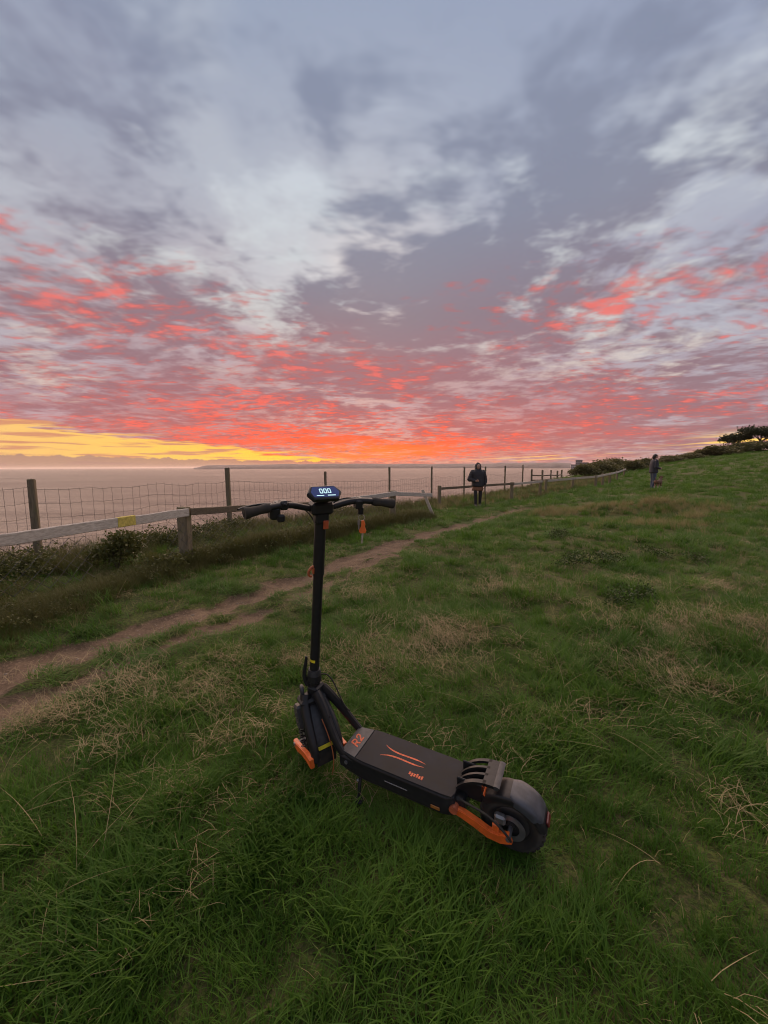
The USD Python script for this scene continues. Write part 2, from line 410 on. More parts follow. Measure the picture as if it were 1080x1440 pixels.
# ------------------------------------------------------------------ sea
SEA = -14.0
def sea_material():
    g = Graph()
    pos = g("geometry", "position")
    a = g.noise(g.scale(pos, (0.35, 0.9, 1.0)), 1.0, 4.0, 0.6)
    b = g.noise(g.scale(pos, (0.03, 0.09, 1.0), (3, 1, 0)), 1.0, 3.0, 0.55)
    nrm = g("bump", "normal", height=g.add(g.mul(a, 0.55), g.mul(b, 3.4)), strength=1.0, distance=1.0)
    deep = g("diffuse_bsdf", "BSDF", color=(0.062, 0.044, 0.042))
    shine = g("glossy_bsdf", "BSDF", color=(0.95, 0.95, 0.95), roughness=0.22, normal=nrm)
    streak = g.noise(g.scale(pos, (0.004, 0.022, 1.0), (9, 4, 0)), 1.0, 4.0, 0.6)      # wind lanes
    f = g.add(g.mul(g("fresnel", "fac", IOR=1.33, normal=nrm), g.step(streak, 0.36, 0.64, 0.24, 0.33)), 0.01)      # choppy water: slopes hide part of the mirror
    return g.build("/World/Looks/sea", surface=g("mix_closure", "closure", fac=f, closure1=deep, closure2=shine))

rr = np.r_[0.0, np.geomspace(20, 30000, 40)]
aa = np.linspace(0, 2 * PI, 97)[:-1]
sv = np.vstack([[0, 0, SEA]] + [[r * math.cos(t), r * math.sin(t), SEA] for r in rr[1:] for t in aa])
sf = [(0, 1 + i, 1 + (i + 1) % 96) for i in range(96)]
for k in range(len(rr) - 2):
    for i in range(96):
        p, q = 1 + k * 96 + i, 1 + k * 96 + (i + 1) % 96
        sf += [(p, p + 96, q + 96), (p, q + 96, q)]
tag(obj("sea", (sv, np.array(sf)), sea_material(), smooth=False), kind="structure")

# ------------------------------------------------------------------ headland across the bay
def headland(azs, dist, top, width):
    """a ridge: for each azimuth (degrees) a cliff foot, a brow, a crest and a back"""
    azr = np.radians(azs)
    rows = []
    for a, d, t in zip(azr, dist, top):
        n = np.array([math.sin(a), math.cos(a)])
        for k, (dd, z) in enumerate(((-30, SEA - 3), (0, SEA + 0.45 * (t - SEA)), (width * 0.25, t), (width * 0.7, t * 0.9 + SEA * 0.1), (width, SEA - 3))):
            rows.append((*(n * (d + dd)), z))
    v = np.array(rows); n = len(azs); f = []
    for i in range(n - 1):
        for k in range(4):
            p = i * 5 + k
            f.append((p, p + 1, p + 6, p + 5))
    for e in (0, n - 1):
        f.append((e * 5, e * 5 + 1, e * 5 + 2, e * 5 + 3)); f.append((e * 5, e * 5 + 3, e * 5 + 4, e * 5 + 4))
    return v, np.array(f)

hz = np.linspace(-26.2, 25.8, 130)
ht = 2 + 24 * smooth(-26.2, -24.5, hz) + 10 * smooth(-24, -14, hz) + 9 * (meshkit.fbm(np.stack([hz * 0.35, 0 * hz, 0 * hz], -1), 4, 3) - 0.4) - 10 * smooth(-3, 12, hz) + 6 * smooth(12, 22, hz) - 8 * smooth(23.5, 25.8, hz)
hd = 4200 - 900 * smooth(-5, 26, hz) + 150 * (meshkit.noise(np.stack([hz * 0.5, 0 * hz, 0 * hz + 4], -1), 8) - 0.5)
tag(obj("headland", headland(hz, hd, ht, 700.0), mat("far_land", (0.11, 0.10, 0.10), 0.95, var=0.25, scale=0.01), smooth=40), kind="structure")

# scooter stands here: local frame fitted to the photograph (x forward, y left), grass kept low under it
SC_O, SC_TH, SC_LEAN = np.array([0.4718, 1.2774, 0.0]), 2.6492, 0.085
SC_F = np.array([math.cos(SC_TH), math.sin(SC_TH), 0]); SC_L = np.array([-math.sin(SC_TH), math.cos(SC_TH), 0])

# ------------------------------------------------------------------ grass, straw and rough verge
rng = np.random.default_rng(11)

def blades(n, spread, length, width, lean, droop, comb=0.0, seg=4, rs=None, upright=0.0):
    """n tapering blades as one mesh. length, width, lean: (least, most); comb pulls the lean towards +x"""
    rs = rs or rng
    V, F = [], []
    for _ in range(n):
        a = rs.uniform(0, 2 * PI); r = spread * math.sqrt(rs.uniform())
        root = np.array([r * math.cos(a), r * math.sin(a), -0.015])
        h = rs.normal(0, 1.0) * (1 - comb) * 2.2 if comb else rs.uniform(0, 2 * PI)
        L, w = rs.uniform(*length), rs.uniform(*width)
        th = rs.uniform(*lean); bend = rs.uniform(*droop)
        d = np.array([math.cos(h), math.sin(h), 0]); sidev = np.array([-math.sin(h), math.cos(h), 0])
        tw = rs.uniform(-0.6, 0.6); kink = rs.normal(0, 0.25 if seg > 3 else 0.12)
        p = root.copy(); b = len(V); t = th
        for k in range(seg + 1):
            q = k / seg
            ww = w * (1 - q ** 1.6) * 0.5
            s2 = sidev * math.cos(tw * q) + np.array([0, 0, 1]) * math.sin(tw * q)
            if k < seg:
                V += [p - s2 * ww, p + s2 * ww]
            else:
                V += [p]
            t = min(th + bend * q, 1.95)
            dd = d * math.cos(kink * q) + sidev * math.sin(kink * q)
            p = p + L / seg * (dd * math.sin(t) + np.array([0, 0, math.cos(t)]))
            if p[2] < 0.004: p[2] = 0.004 + 0.01 * rs.uniform()
        for k in range(seg - 1):
            i = b + 2 * k
            F += [(i, i + 1, i + 3), (i, i + 3, i + 2)]
        i = b + 2 * (seg - 1)
        F += [(i, i + 1, i + 2)]
    return trimesh.Trimesh(np.array(V), np.array(F), process=False)

def leaf_material(name, dark, mid, light, patch=1.2, trans=0.3, rough=0.5, dry=None, dry_at=(0.60, 0.72)):
    g = Graph()
    pos = g("geometry", "position"); rnd = g("geometry", "random_per_island"); inst = g("object_info", "random")
    n = g.noise(pos, patch, 4.0, 0.6)
    f = g.add(g.mul(n, 0.50), g.add(g.mul(rnd, 0.42), g.mul(inst, 0.14)))
    col = g.ramp(g.line(f, 0.25, 0.78), [(0, dark), (0.5, mid), (1, light)])
    if dry:
        n2 = g.noise(g.scale(pos, (1, 1, 1), (5, 9, 2)), patch * 0.6, 3.0, 0.6)
        col = g.mix(g.mul(g.step(g.add(n2, g.mul(g.sub(rnd, 0.5), 0.30)), *dry_at), 0.8), col, dry)
    p = g("principled_bsdf", "BSDF", base_color=col, roughness=rough, specular_ior_level=0.25)
    t = g("translucent_bsdf", "BSDF", color=col)
    return g.build("/World/Looks/" + name, surface=g("mix_closure", "closure", fac=trans, closure1=p, closure2=t))

GRASS = leaf_material("grass_blade", (0.056, 0.132, 0.013), (0.122, 0.235, 0.028), (0.270, 0.345, 0.080), 1.3, 0.45, dry=(0.34, 0.30, 0.12))
ROUGH = leaf_material("rough_grass", (0.085, 0.088, 0.024), (0.150, 0.140, 0.045), (0.235, 0.200, 0.085), 0.9, 0.3, dry=(0.22, 0.17, 0.085), dry_at=(0.54, 0.7))
DRYGRASS = leaf_material("dry_grass", (0.24, 0.20, 0.085), (0.38, 0.32, 0.15), (0.52, 0.45, 0.25), 0.9, 0.3, 0.6)
STRAW = leaf_material("straw", (0.30, 0.23, 0.115), (0.45, 0.36, 0.20), (0.60, 0.51, 0.31), 3.0, 0.15, 0.6)
LEAF = leaf_material("bramble_leaf", (0.065, 0.075, 0.020), (0.130, 0.135, 0.040), (0.230, 0.220, 0.085), 1.6, 0.3, 0.45)
WEED = leaf_material("weed_leaf", (0.040, 0.066, 0.016), (0.075, 0.110, 0.028), (0.120, 0.155, 0.048), 2.0, 0.25, 0.45)

def leaves(n, radius, height, size, rs=None, stems=5):
    """a low sprig: arching stems set with small pointed leaves"""
    rs = rs or rng
    V, F = [], []
    for s in range(stems):
        a = rs.uniform(0, 2 * PI); L = radius * rs.uniform(0.6, 1.2); hh = height * rs.uniform(0.6, 1.1)
        for k in range(max(1, n // stems)):
            q = rs.uniform(0.1, 1.0)
            c = np.array([L * q * math.cos(a), L * q * math.sin(a), hh * math.sin(q * 2.2) / 0.95 + 0.01]) + rs.normal(0, 0.018, 3)
            d = rs.normal(0, 1, 3); d[2] = abs(d[2]) * 0.5; d /= np.linalg.norm(d)
            u = np.cross(d, rs.normal(0, 1, 3)); u /= np.linalg.norm(u)
            w = np.cross(d, u)
            sz = size * rs.uniform(0.6, 1.25); b = len(V)
            V += [c, c + d * sz * 0.45 + u * sz * 0.33, c + d * sz, c + d * sz * 0.45 - u * sz * 0.33 , c + d * sz * 0.5 + w * sz * 0.10]
            F += [(b, b + 1, b + 4), (b + 1, b + 2, b + 4), (b + 2, b + 3, b + 4), (b + 3, b, b + 4)]
    return trimesh.Trimesh(np.array(V), np.array(F), process=False)

def scatter(name, protos, material, pts, rot, scl, which, kind="stuff"):
    """many copies of a few tufts as one PointInstancer"""
    pts = np.asarray(pts, float)
    pi = UsdGeom.PointInstancer.Define(stage, "/World/" + name)
    tag(pi, kind=kind)
    UsdGeom.Scope.Define(stage, f"/World/{name}/kinds")
    targets = []
    for k, m in enumerate(protos):
        p = f"/World/{name}/kinds/tuft_{k:03d}"
        usdkit.mesh(stage, p, m, material if not isinstance(material, list) else material[k], smooth=False)
        targets.append(Sdf.Path(p))
    pi.CreatePrototypesRel().SetTargets(targets)
    pi.CreateProtoIndicesAttr(Vt.IntArray.FromNumpy(np.asarray(which, np.int32)))
    pi.CreatePositionsAttr(Vt.Vec3fArray.FromNumpy(pts.astype(np.float32)))
    q = Vt.QuathArray([Gf.Quath(math.cos(a / 2), 0, 0, math.sin(a / 2)) for a in rot])
    pi.CreateOrientationsAttr(q)
    s = np.asarray(scl, np.float32)
    if s.ndim == 1: s = np.repeat(s[:, None], 3, 1)
    pi.CreateScalesAttr(Vt.Vec3fArray.FromNumpy(s))
    return pi

def field(bands, half=66):
    """points on the ground in rings round the viewer: (near, far, per square metre, size)"""
    X, Y, S = [], [], []
    for r0, r1, dens, size in bands:
        n = int(dens * math.radians(2 * half) * (r1 ** 2 - r0 ** 2) / 2)
        r = np.sqrt(rng.uniform(r0 ** 2, r1 ** 2, n)); a = np.radians(rng.uniform(-half, half, n))
        X.append(r * np.sin(a)); Y.append(r * np.cos(a)); S.append(np.full(n, size))
    X, Y, S = map(np.concatenate, (X, Y, S))
    s, _ = coast_distance(X, Y)
    k = (Y > 0.15) & (s > 0.25)
    return X[k], Y[k], S[k], s[k]

def lowered(x, y):
    p = np.stack([x - SC_O[0], y - SC_O[1]], -1)
    u, v = p @ SC_F[:2], p @ SC_L[:2]
    inside = (u > -0.10) & (u < 0.93) & (np.abs(v) < 0.11)
    return np.where(inside, 0.45, 1.0)

STRAW_AT = [((640, 892), .26, .13, 1.0), ((610, 905), .30, .10, .8), ((520, 835), .22, .22, .9), ((545, 862), .25, .2, .7), ((1030, 895), .55, .25, .7), ((965, 900), .35, .25, .4), ((690, 832), .3, .14, .6), ((45, 1018), .12, .10, 1.2), ((85, 1000), .18, .08, 1.0), ((130, 1062), .06, .05, 1.2), ((180, 1048), .10, .06, .8),
            ((240, 985), .25, .10, .5), ((930, 705), 1.0, .5, .8), ((840, 712), .8, .5, .8), ((370, 930), .3, .12, .4), ((880, 940), .5, .2, .2), ((1000, 960), .5, .2, .2), ((760, 850), .4, .2, .3), ((560, 930), .25, .15, .35), ((480, 960), .2, .1, .3), ((990, 825), .7, .3, .4), ((700, 720), 1.0, .4, .5)]
STRAW_AT = [(at(*p)[:2], sx, sy, k) for p, sx, sy, k in STRAW_AT]
def straw_amount(x, y):
    n = meshkit.noise(np.stack([x * 2.6, y * 2.6, 0 * x], -1), 21)
    t = (0.03 + 0.16 * smooth(0.45, 0.75, n)) * smooth(1.1, 1.8, np.hypot(x, y))
    for c, sx, sy, k in STRAW_AT:
        t = t + 2.3 * k * np.exp(-((x - c[0]) / sx) ** 2 - ((y - c[1]) / sy) ** 2)
    return t

def verge_amount(x, y, s):
    """1 in the rough strip between the path and the stock fence"""
    d = line_distance(x, y, RUT_A)
    left = s < 2.6
    return np.where(left & (y < 16), smooth(0.25, 0.75, d), 0.0) * smooth(2.5, 1.9, s)

short = [blades(46, 0.075, (0.045, 0.10), (0.0030, 0.0054), (0.1, 0.8), (0.2, 1.0)) for _ in range(3)]
flop = [blades(48, 0.09, (0.07, 0.16), (0.0028, 0.0050), (0.5, 1.25), (0.3, 1.0), comb=0.55) for _ in range(4)]
lush = [blades(40, 0.06, (0.09, 0.17), (0.0032, 0.0058), (0.15, 0.7), (0.5, 1.5), comb=0.45) for _ in range(3)]
X, Y, S, s = field([(0.3, 2.2, 330, 0.90), (2.2, 4.0, 150, 1.0), (4.0, 8.0, 66, 1.15), (8.0, 16, 30, 1.45), (16, 34, 12, 1.9), (34, 85, 2.6, 2.8)])
pth = path_amount(X, Y); vg = verge_amount(X, Y, s)
keep = (rng.uniform(size=len(X)) > smooth(0.35, 0.85, pth)) & (rng.uniform(size=len(X)) > vg * 0.35)
X, Y, S, pth = X[keep], Y[keep], S[keep], pth[keep]
Z = height(X, Y)
nz = meshkit.noise(np.stack([X * 1.1, Y * 1.1, 0 * X], -1), 31); nl = meshkit.noise(np.stack([X * 2.3, Y * 2.3, 0 * X], -1), 33)
u = rng.uniform(size=len(X))
kind = np.where(u < 0.50 + 0.35 * (nl < 0.42), rng.integers(0, 3, len(X)), np.where(u < 0.88, 3 + rng.integers(0, 4, len(X)), 7 + rng.integers(0, 3, len(X))))
kind = np.where((nl > 0.66) & (u > 0.65), 7 + rng.integers(0, 3, len(X)), kind)
rot = nz * 11.0 + rng.normal(0, 1.0, len(X))
low = lowered(X, Y)
rd = np.minimum(line_distance(X, Y, RUT_A), line_distance(X, Y, RUT_B))
low = low * (0.5 + 0.5 * smooth(0.2, 0.6, rd))
sc = S * rng.uniform(0.75, 1.2, len(X)) * (0.66 + 0.74 * nl) * (1 - 0.55 * smooth(0.02, 0.4, pth))
scatter("grass", short + flop + lush, GRASS, np.stack([X, Y, Z], -1), rot, np.stack([sc, sc, sc * low], -1), kind)

# dry stalks: lying wisps, standing bunches and single arching stems
thatch = [blades(7, 0.11, (0.03, 0.09), (0.0012, 0.0026), (1.15, 1.55), (0.0, 0.3), seg=3) for _ in range(2)]
lying = [blades(30, 0.17, (0.08, 0.20), (0.0016, 0.0030), (1.15, 1.5), (0.0, 0.35), comb=0.45, seg=5) for _ in range(3)]
stand = [blades(12, 0.045, (0.07, 0.18), (0.0014, 0.0026), (0.05, 0.5), (0.0, 0.6), seg=4) for _ in range(2)]
single = [blades(2, 0.03, (0.22, 0.45), (0.0015, 0.0024), (0.9, 1.35), (0.3, 0.9), seg=7) for _ in range(4)]
X, Y, S, s = field([(0.4, 3.0, 240, 0.8), (3.0, 7.0, 120, 0.95), (7.0, 16, 36, 1.3), (16, 30, 6, 2.0)])
am = straw_amount(X, Y) * (1 - smooth(0.5, 0.9, path_amount(X, Y)))
u = rng.uniform(size=len(X))
k1 = u < am * 0.72
X1, Y1, S1 = X[k1], Y[k1], S[k1]
n1 = meshkit.noise(np.stack([X1 * 1.6, Y1 * 1.6, 0 * X1], -1), 41)
kk = np.where(rng.uniform(size=len(X1)) < 0.80, rng.integers(0, 3, len(X1)), 3 + rng.integers(0, 2, len(X1)))
nsing = 200
rs_ = np.sqrt(rng.uniform(1.9, 49, nsing)); as_ = np.radians(rng.uniform(-60, 60, nsing))
X2, Y2 = rs_ * np.sin(as_), rs_ * np.cos(as_)
ok = (path_amount(X2, Y2) < 0.4) & (coast_distance(X2, Y2)[0] > 1.0)
X2, Y2 = X2[ok], Y2[ok]
Xt, Yt, St, _ = field([(0.3, 1.5, 18, 0.7), (1.5, 2.5, 40, 0.85), (2.5, 6.0, 28, 1.1), (6.0, 14, 10, 1.7)])
kt = (path_amount(Xt, Yt) < 0.8) & (rng.uniform(size=len(Xt)) < 0.35 + 0.9 * meshkit.noise(np.stack([Xt * 1.9, Yt * 1.9, 0 * Xt], -1), 44))
Xt, Yt, St = Xt[kt], Yt[kt], St[kt]
XX, YY = np.r_[X1, X2, Xt], np.r_[Y1, Y2, Yt]
scatter("straw", lying + stand + single + thatch, [STRAW] * 9 + [DRYGRASS] * 2, np.stack([XX, YY, height(XX, YY) + 0.04], -1), np.r_[n1 * 8 + rng.normal(0, 0.6, len(X1)), rng.uniform(0, 2 * PI, len(X2) + len(Xt))],
        np.r_[S1 * rng.uniform(0.7, 1.15, len(X1)), rng.uniform(0.6, 1.15, len(X2)), St], np.r_[kk, 5 + rng.integers(0, 4, len(X2)), 9 + rng.integers(0, 2, len(Xt))])

# rough strip below the fence: long grass and bramble sprigs
long_ = [blades(40, 0.10, (0.20, 0.42), (0.003, 0.0055), (0.05, 0.5), (0.2, 1.2), seg=4) for _ in range(3)]
sprig = [leaves(85, 0.20, 0.17, 0.036, stems=8) for _ in range(3)]
n = 15000
X = rng.uniform(-9, 8, n); Y = rng.uniform(1.0, 19, n)
s, al = coast_distance(X, Y)
vg = verge_amount(X, Y, s)
k = (s > 0.0) & (s < 2.6) & (rng.uniform(size=n) < vg * np.where(Y < 9, 1.0, 0.7))
X, Y, s = X[k], Y[k], s[k]
nl = meshkit.noise(np.stack([X * 0.9, Y * 0.9, 0 * X], -1), 51)
leafy = (nl + 0.12 * smooth(1.4, 0.5, s) + rng.normal(0, 0.10, len(X)) + 0.03 * (Y < 5.5)) > 0.84
kind = np.where(leafy, 3 + rng.integers(0, 3, len(X)), rng.integers(0, 3, len(X)))
size = rng.uniform(0.6, 1.1, len(X)) * (0.45 + 0.75 * smooth(2.0, 0.7, s)) * np.where(leafy, 1.2, 1.0)
scatter("verge", long_ + sprig, [ROUGH] * 3 + [LEAF] * 3, np.stack([X, Y, height(X, Y)], -1), rng.uniform(0, 2 * PI, len(X)), size, kind)
# ------------------------------------------------------------------ weathered timber and wire
def timber(name, c1, c2, grain=(60, 60, 6), moss=None):
    g = Graph()
    pos = g("texture_coordinate", "object")
    n = g.noise(g.scale(pos, grain), 1.0, 5.0, 0.65)
    n2 = g.noise(pos, 7.0, 4.0, 0.6)
    col = g.mix(g.step(n, 0.3, 0.7), c1, c2)
    if moss:
        col = g.mix(g.mul(g.step(n2, 0.5, 0.7), 0.7), col, moss)
    b = g("bump", "normal", height=n, strength=0.6, distance=0.006)
    return g.build("/World/Looks/" + name, surface=g("principled_bsdf", "BSDF", base_color=col, roughness=0.85, specular_ior_level=0.2, normal=b))

POST = timber("post_timber", (0.20, 0.165, 0.11), (0.11, 0.09, 0.06), moss=(0.13, 0.13, 0.06))
STOUT = timber("stout_post_timber", (0.24, 0.20, 0.13), (0.13, 0.105, 0.065), moss=(0.15, 0.145, 0.06))
RAIL = timber("rail_timber", (0.52, 0.49, 0.44), (0.33, 0.30, 0.26), grain=(70, 5, 70))
RAIL_DARK = timber("dark_rail_timber", (0.23, 0.18, 0.12), (0.13, 0.10, 0.07), grain=(70, 5, 70))
PALE = timber("bleached_timber", (0.55, 0.50, 0.42), (0.36, 0.31, 0.25))
YELLOW = mat("faded_yellow_paint", (0.50, 0.42, 0.09), 0.8, var=0.3, scale=25, bump=0.3)
WIRE_M = mat("galvanised_wire", (0.085, 0.080, 0.075), 0.6, metal=0.3, var=0.2, scale=8)

def post(x, y, top, w, d, z0=None, lean=(0, 0), seed=0):
    """a rough square post, a little uneven, top at height top"""
    rs = np.random.default_rng(seed)
    z0 = float(height(x, y)) - 0.25 if z0 is None else z0
    m = chamfer_box(w, d, top - z0, 0.012)
    m = m.subdivide().subdivide()
    v = m.vertices
    v[:, 2] += (top - z0) / 2
    v[:, :2] += (meshkit.noise(v * [25, 25, 6] + seed * 7, 2)[:, None] - 0.5) * 0.012
    v[:, 0] += v[:, 2] * lean[0]; v[:, 1] += v[:, 2] * lean[1]
    v[:, 2] += np.where(v[:, 2] > top - z0 - 0.02, rs.normal(0, 0.004, len(v)), 0)
    a = rs.uniform(-0.5, 0.5)
    c, s = math.cos(a), math.sin(a)
    v[:, :2] = v[:, :2] @ np.array([[c, s], [-s, c]])
    m.vertices = v + [x, y, z0]
    return m

# ---- stock fence at the cliff edge
fence = thing("wire_fence", "tall thin timber posts with wire stock netting along the cliff edge", "wire fence")
tops = []
for (px, py), p in zip(((-190, 690), (38, 674), (318, 658), (458, 663), (548, 657), (607, 656), (653, 657), (682, 656), (711, 654), (735, 651)), WIRE):
    h = float(at_y(px, py, p[1])[2]); g0 = float(height(*p))
    tops.append(min(max(h, g0 + 1.15), g0 + 1.62))
WIRE[1:] = [WIRE[k] for k in range(1, len(WIRE))]
for k, (p, t) in enumerate(zip(WIRE, tops)):
    obj("fence_post", post(p[0], p[1], t, 0.085 if k < 3 else 0.075, 0.085 if k < 3 else 0.075, seed=k + 1, lean=(0.0, 0.0)), POST, fence)

def bar(a, b, r, n=4):
    return tube([a, b], r, n=n, caps=False)

hor, ver = [], []
prev = None
for k in range(len(WIRE) - 1):
    a, b = WIRE[k], WIRE[k + 1]
    L = np.linalg.norm(b - a); n = int(L / 0.15)
    rows = (0.08, 0.20, 0.34, 0.50, 0.68, 0.88, 1.08)
    ts = np.linspace(0, 1, n + 1)
    P = a + (b - a) * ts[:, None]
    base = height(P[:, 0], P[:, 1]) + 0.02
    off = 0.01 * np.sin(ts * PI)
    rj = np.random.default_rng(60 + k)
    for q in rows:
        pts = np.column_stack([P, base + q + 0.012 * np.sin(ts * 9 + q * 5) - 0.02 * np.sin(ts * PI)])
        hor.append(tube(pts, 0.0024 if q < 1.0 else 0.0030, n=3, caps=False))
    for j in range(n):
        j2 = rj.normal(0, 0.006)
        ver.append(bar((*P[j], base[j] + 0.08), (P[j][0] + j2, P[j][1] + j2, base[j] + 1.09), 0.0024, 3))
obj("wire_netting", cat_(hor + ver), WIRE_M, fence, smooth=False)

# ---- post and rail fence in front of it, with old chain link below the first rail
rails = thing("rail_fence", "low weathered post and rail fence with sagging chain link beside the path", "rail fence")
RP = [at_y(-150, 775, 2.75), at_y(258, 713, 5.45), at_y(552, 690, 9.6), at_y(618, 684, 15.4), at_y(720, 678, 18.0)]
for k, p in enumerate(RP):
    obj("rail_post", post(p[0], p[1], float(p[2]) + (0.03 if k == 3 else 0.0), 0.15 if k != 3 else 0.12, 0.12, seed=20 + k), STOUT, rails)

def plank(a, b, h, t, sag=0.0, seed=0, n=10):
    """a sawn rail from a to b (top edge), h high and t thick"""
    a, b = np.asarray(a, float), np.asarray(b, float)
    d = b - a; L = np.linalg.norm(d); d /= L
    side = np.cross(d, [0, 0, 1]); side /= np.linalg.norm(side); up = np.cross(side, d)
    m = chamfer_box(t, L, h, 0.006)
    for _ in range(3): m = m.subdivide()
    v = m.vertices
    v[:, 2] += -h / 2 - sag * (1 - (2 * v[:, 1] / L) ** 2) + 0.012 * (meshkit.noise(np.column_stack([v[:, 1] * 3, v[:, 0] * 0, v[:, 1] * 0 + seed]), seed) - 0.5)
    v[:, 0] += 0.008 * (meshkit.noise(np.column_stack([v[:, 1] * 4, v[:, 2] * 9, v[:, 1] * 0 + seed]), seed + 1) - 0.5)
    m.vertices = v + [0, L / 2, 0]
    return frame_to(m, a, side, d, up)

def off(p, dx=0.0, dy=0.0, dz=0.0): return np.array(p) + [dx, dy, dz]
o1 = np.array([0.085, -0.04, -0.015])          # rails are nailed to the path side of the posts
far0 = at_y(-150, 766, 2.75)
obj("rail", plank(off(far0, *o1), off(RP[1], *o1), 0.11, 0.038, 0.0, 3), RAIL, rails)
mid1 = RP[1] + (RP[2] - RP[1]) * 0.5; mid1[2] -= 0.005
mid1 = at_y(452, 703, 7.6)
obj("rail", plank(off(RP[1], *o1) + 0.012 * (mid1 - RP[1]), off(mid1, *o1), 0.10, 0.036, 0.0, 4), RAIL_DARK, rails)
obj("rail_post", post(mid1[0], mid1[1], float(mid1[2]) + 0.01, 0.12, 0.12, seed=31), STOUT, rails)
obj("rail", plank(off(mid1, *o1) + 0.012 * (RP[2] - mid1), off(RP[2], *o1), 0.11, 0.038, 0.0, 5), RAIL, rails)
obj("rail", plank(off(RP[2], *o1) + [0, 0.02, -0.01], off(at_y(603, 693, 11.2), *o1), 0.10, 0.036, 0.0, 6), RAIL, rails)
obj("rail", plank(off(RP[3], *o1) + [0, 0.02, -0.02], off(RP[4], *o1), 0.10, 0.036, 0.0, 7), RAIL_DARK, rails)
p6 = at_y(760, 675, 20.5)
obj("rail_post", post(p6[0], p6[1], float(p6[2]), 0.13, 0.12, seed=32), STOUT, rails)
obj("rail", plank(off(RP[4], *o1) + [0, 0.02, -0.02], off(p6, *o1), 0.11, 0.036, 0.0, 8), PALE, rails)
# yellow band painted round the first rail
ya, yb = off(far0, *o1), off(RP[1], *o1)
f0, f1 = 0.605, 0.69
m = plank(ya + (yb - ya) * f0 + [0, 0, 0.0035], ya + (yb - ya) * f1 + [0, 0, 0.0035], 0.117, 0.045, 0, 3)
obj("painted_band", m, YELLOW, rails)

def chain_link(a, b, z1a, z1b, hgt, t0=0.0, t1=1.0, cell=0.075, seed=0):
    """diamond mesh between two posts: zig-zag wires side by side"""
    rs = np.random.default_rng(seed)
    L = np.linalg.norm((b - a)[:2]); out = []
    n = int(L / cell); rows = int(hgt / (cell * 0.9))
    for i in range(int(n * t0), int(n * t1)):
        pts = []
        for j in range(rows + 1):
            s = (i + 0.5 + (0.5 if (j + i) % 2 else -0.5)) / n
            top = z1a + (z1b - z1a) * s
            sagz = -0.05 * math.sin(s * PI) ** 2
            x, y = (a + (b - a) * s)[:2]
            bulge = 0.05 * math.sin(j / rows * PI) * (0.5 + math.sin(s * 7 + seed))
            pts.append((x + bulge + 0.003 * ((i + j) % 2), y - bulge * 0.5, top + sagz - j * cell * 0.9 + rs.normal(0, 0.003)))
        pts = np.array(pts)
        gz = height(pts[:, 0], pts[:, 1]) - 0.02
        pts = pts[pts[:, 2] > gz]
        if len(pts) > 1:
            out.append(tube(pts, 0.0030, n=3, caps=False))
    return out

for ch in (chain_link(far0, RP[1], far0[2] - 0.12, RP[1][2] - 0.12, 0.52, 0.0, 0.52, seed=1), chain_link(far0, RP[1], far0[2] - 0.12, RP[1][2] - 0.10, 0.7, 0.88, 1.0, seed=1),
           chain_link(RP[1], mid1, RP[1][2] - 0.11, mid1[2] - 0.11, 0.8, seed=2), chain_link(mid1, RP[2], mid1[2] - 0.11, RP[2][2] - 0.11, 0.8, 0, 0.8, seed=3)):
    obj("chain_link", cat_(ch), WIRE_M, rails, smooth=False)

# ---- the broken rail that leans by the gap
ba, bb = at_y(596, 688, 11.15), at_y(614, 721, 11.0)
bb[2] = float(height(bb[0], bb[1])) - 0.02
tag(obj("broken_plank", plank(ba, bb, 0.085, 0.036, 0, 9), PALE), "pale broken plank leaning beside the gap in the rail fence", "plank")

# ---- second run of posts and rails further along the path, beyond the walker
far = thing("rail_fence", "distant pale post and rail fence climbing away past the dark hollow", "rail fence")
pts2 = [(768, 674, 22.0), (806, 671, 24.0), (838, 668, 23.5), (848, 666, 25.0), (858, 664, 26.0), (868, 662, 29.0), (878, 660, 33.0)]
P2 = []
for px, py, y in pts2:
    p = at_y(px, py, y); gz = float(height(p[0], p[1]))
    p[2] = min(max(p[2], gz + 0.7), gz + 1.15)
    P2.append(p)
    obj("rail_post", post(p[0], p[1], float(p[2]), 0.12, 0.12, seed=40 + len(P2)), STOUT, far)
for k in range(len(P2) - 1):
    obj("rail", plank(P2[k] + [0.08, -0.05 , -0.03], P2[k + 1] + [0.08, -0.07, -0.03], 0.12, 0.036, 0, 50 + k), PALE if k < 4 else RAIL, far)

# ---- dark posts with two rails right on the far cliff edge
edge = thing("cliff_edge_fence", "small dark post and two rail fence standing against the sea on the far cliff edge", "rail fence")
P3 = []
for px, top, y in ((748, 660, 27.0), (763, 661, 29.5), (775, 661, 32.0), (784, 662, 34.5), (790, 664, 37.0)):
    p = at_y(px, top, y); gz = float(height(p[0], p[1]))
    p[2] = min(max(p[2], gz + 0.9), gz + 1.35)
    P3.append(p)
    obj("rail_post", post(p[0], p[1], float(p[2]), 0.11, 0.11, seed=70 + len(P3)), POST, edge)
for k in range(len(P3) - 1):
    for dz in (-0.38, -0.72):
        obj("rail", plank(P3[k] + [0.06, 0, dz], P3[k + 1] + [0.06, 0, dz], 0.09, 0.04, 0, 80 + k), RAIL_DARK, edge)
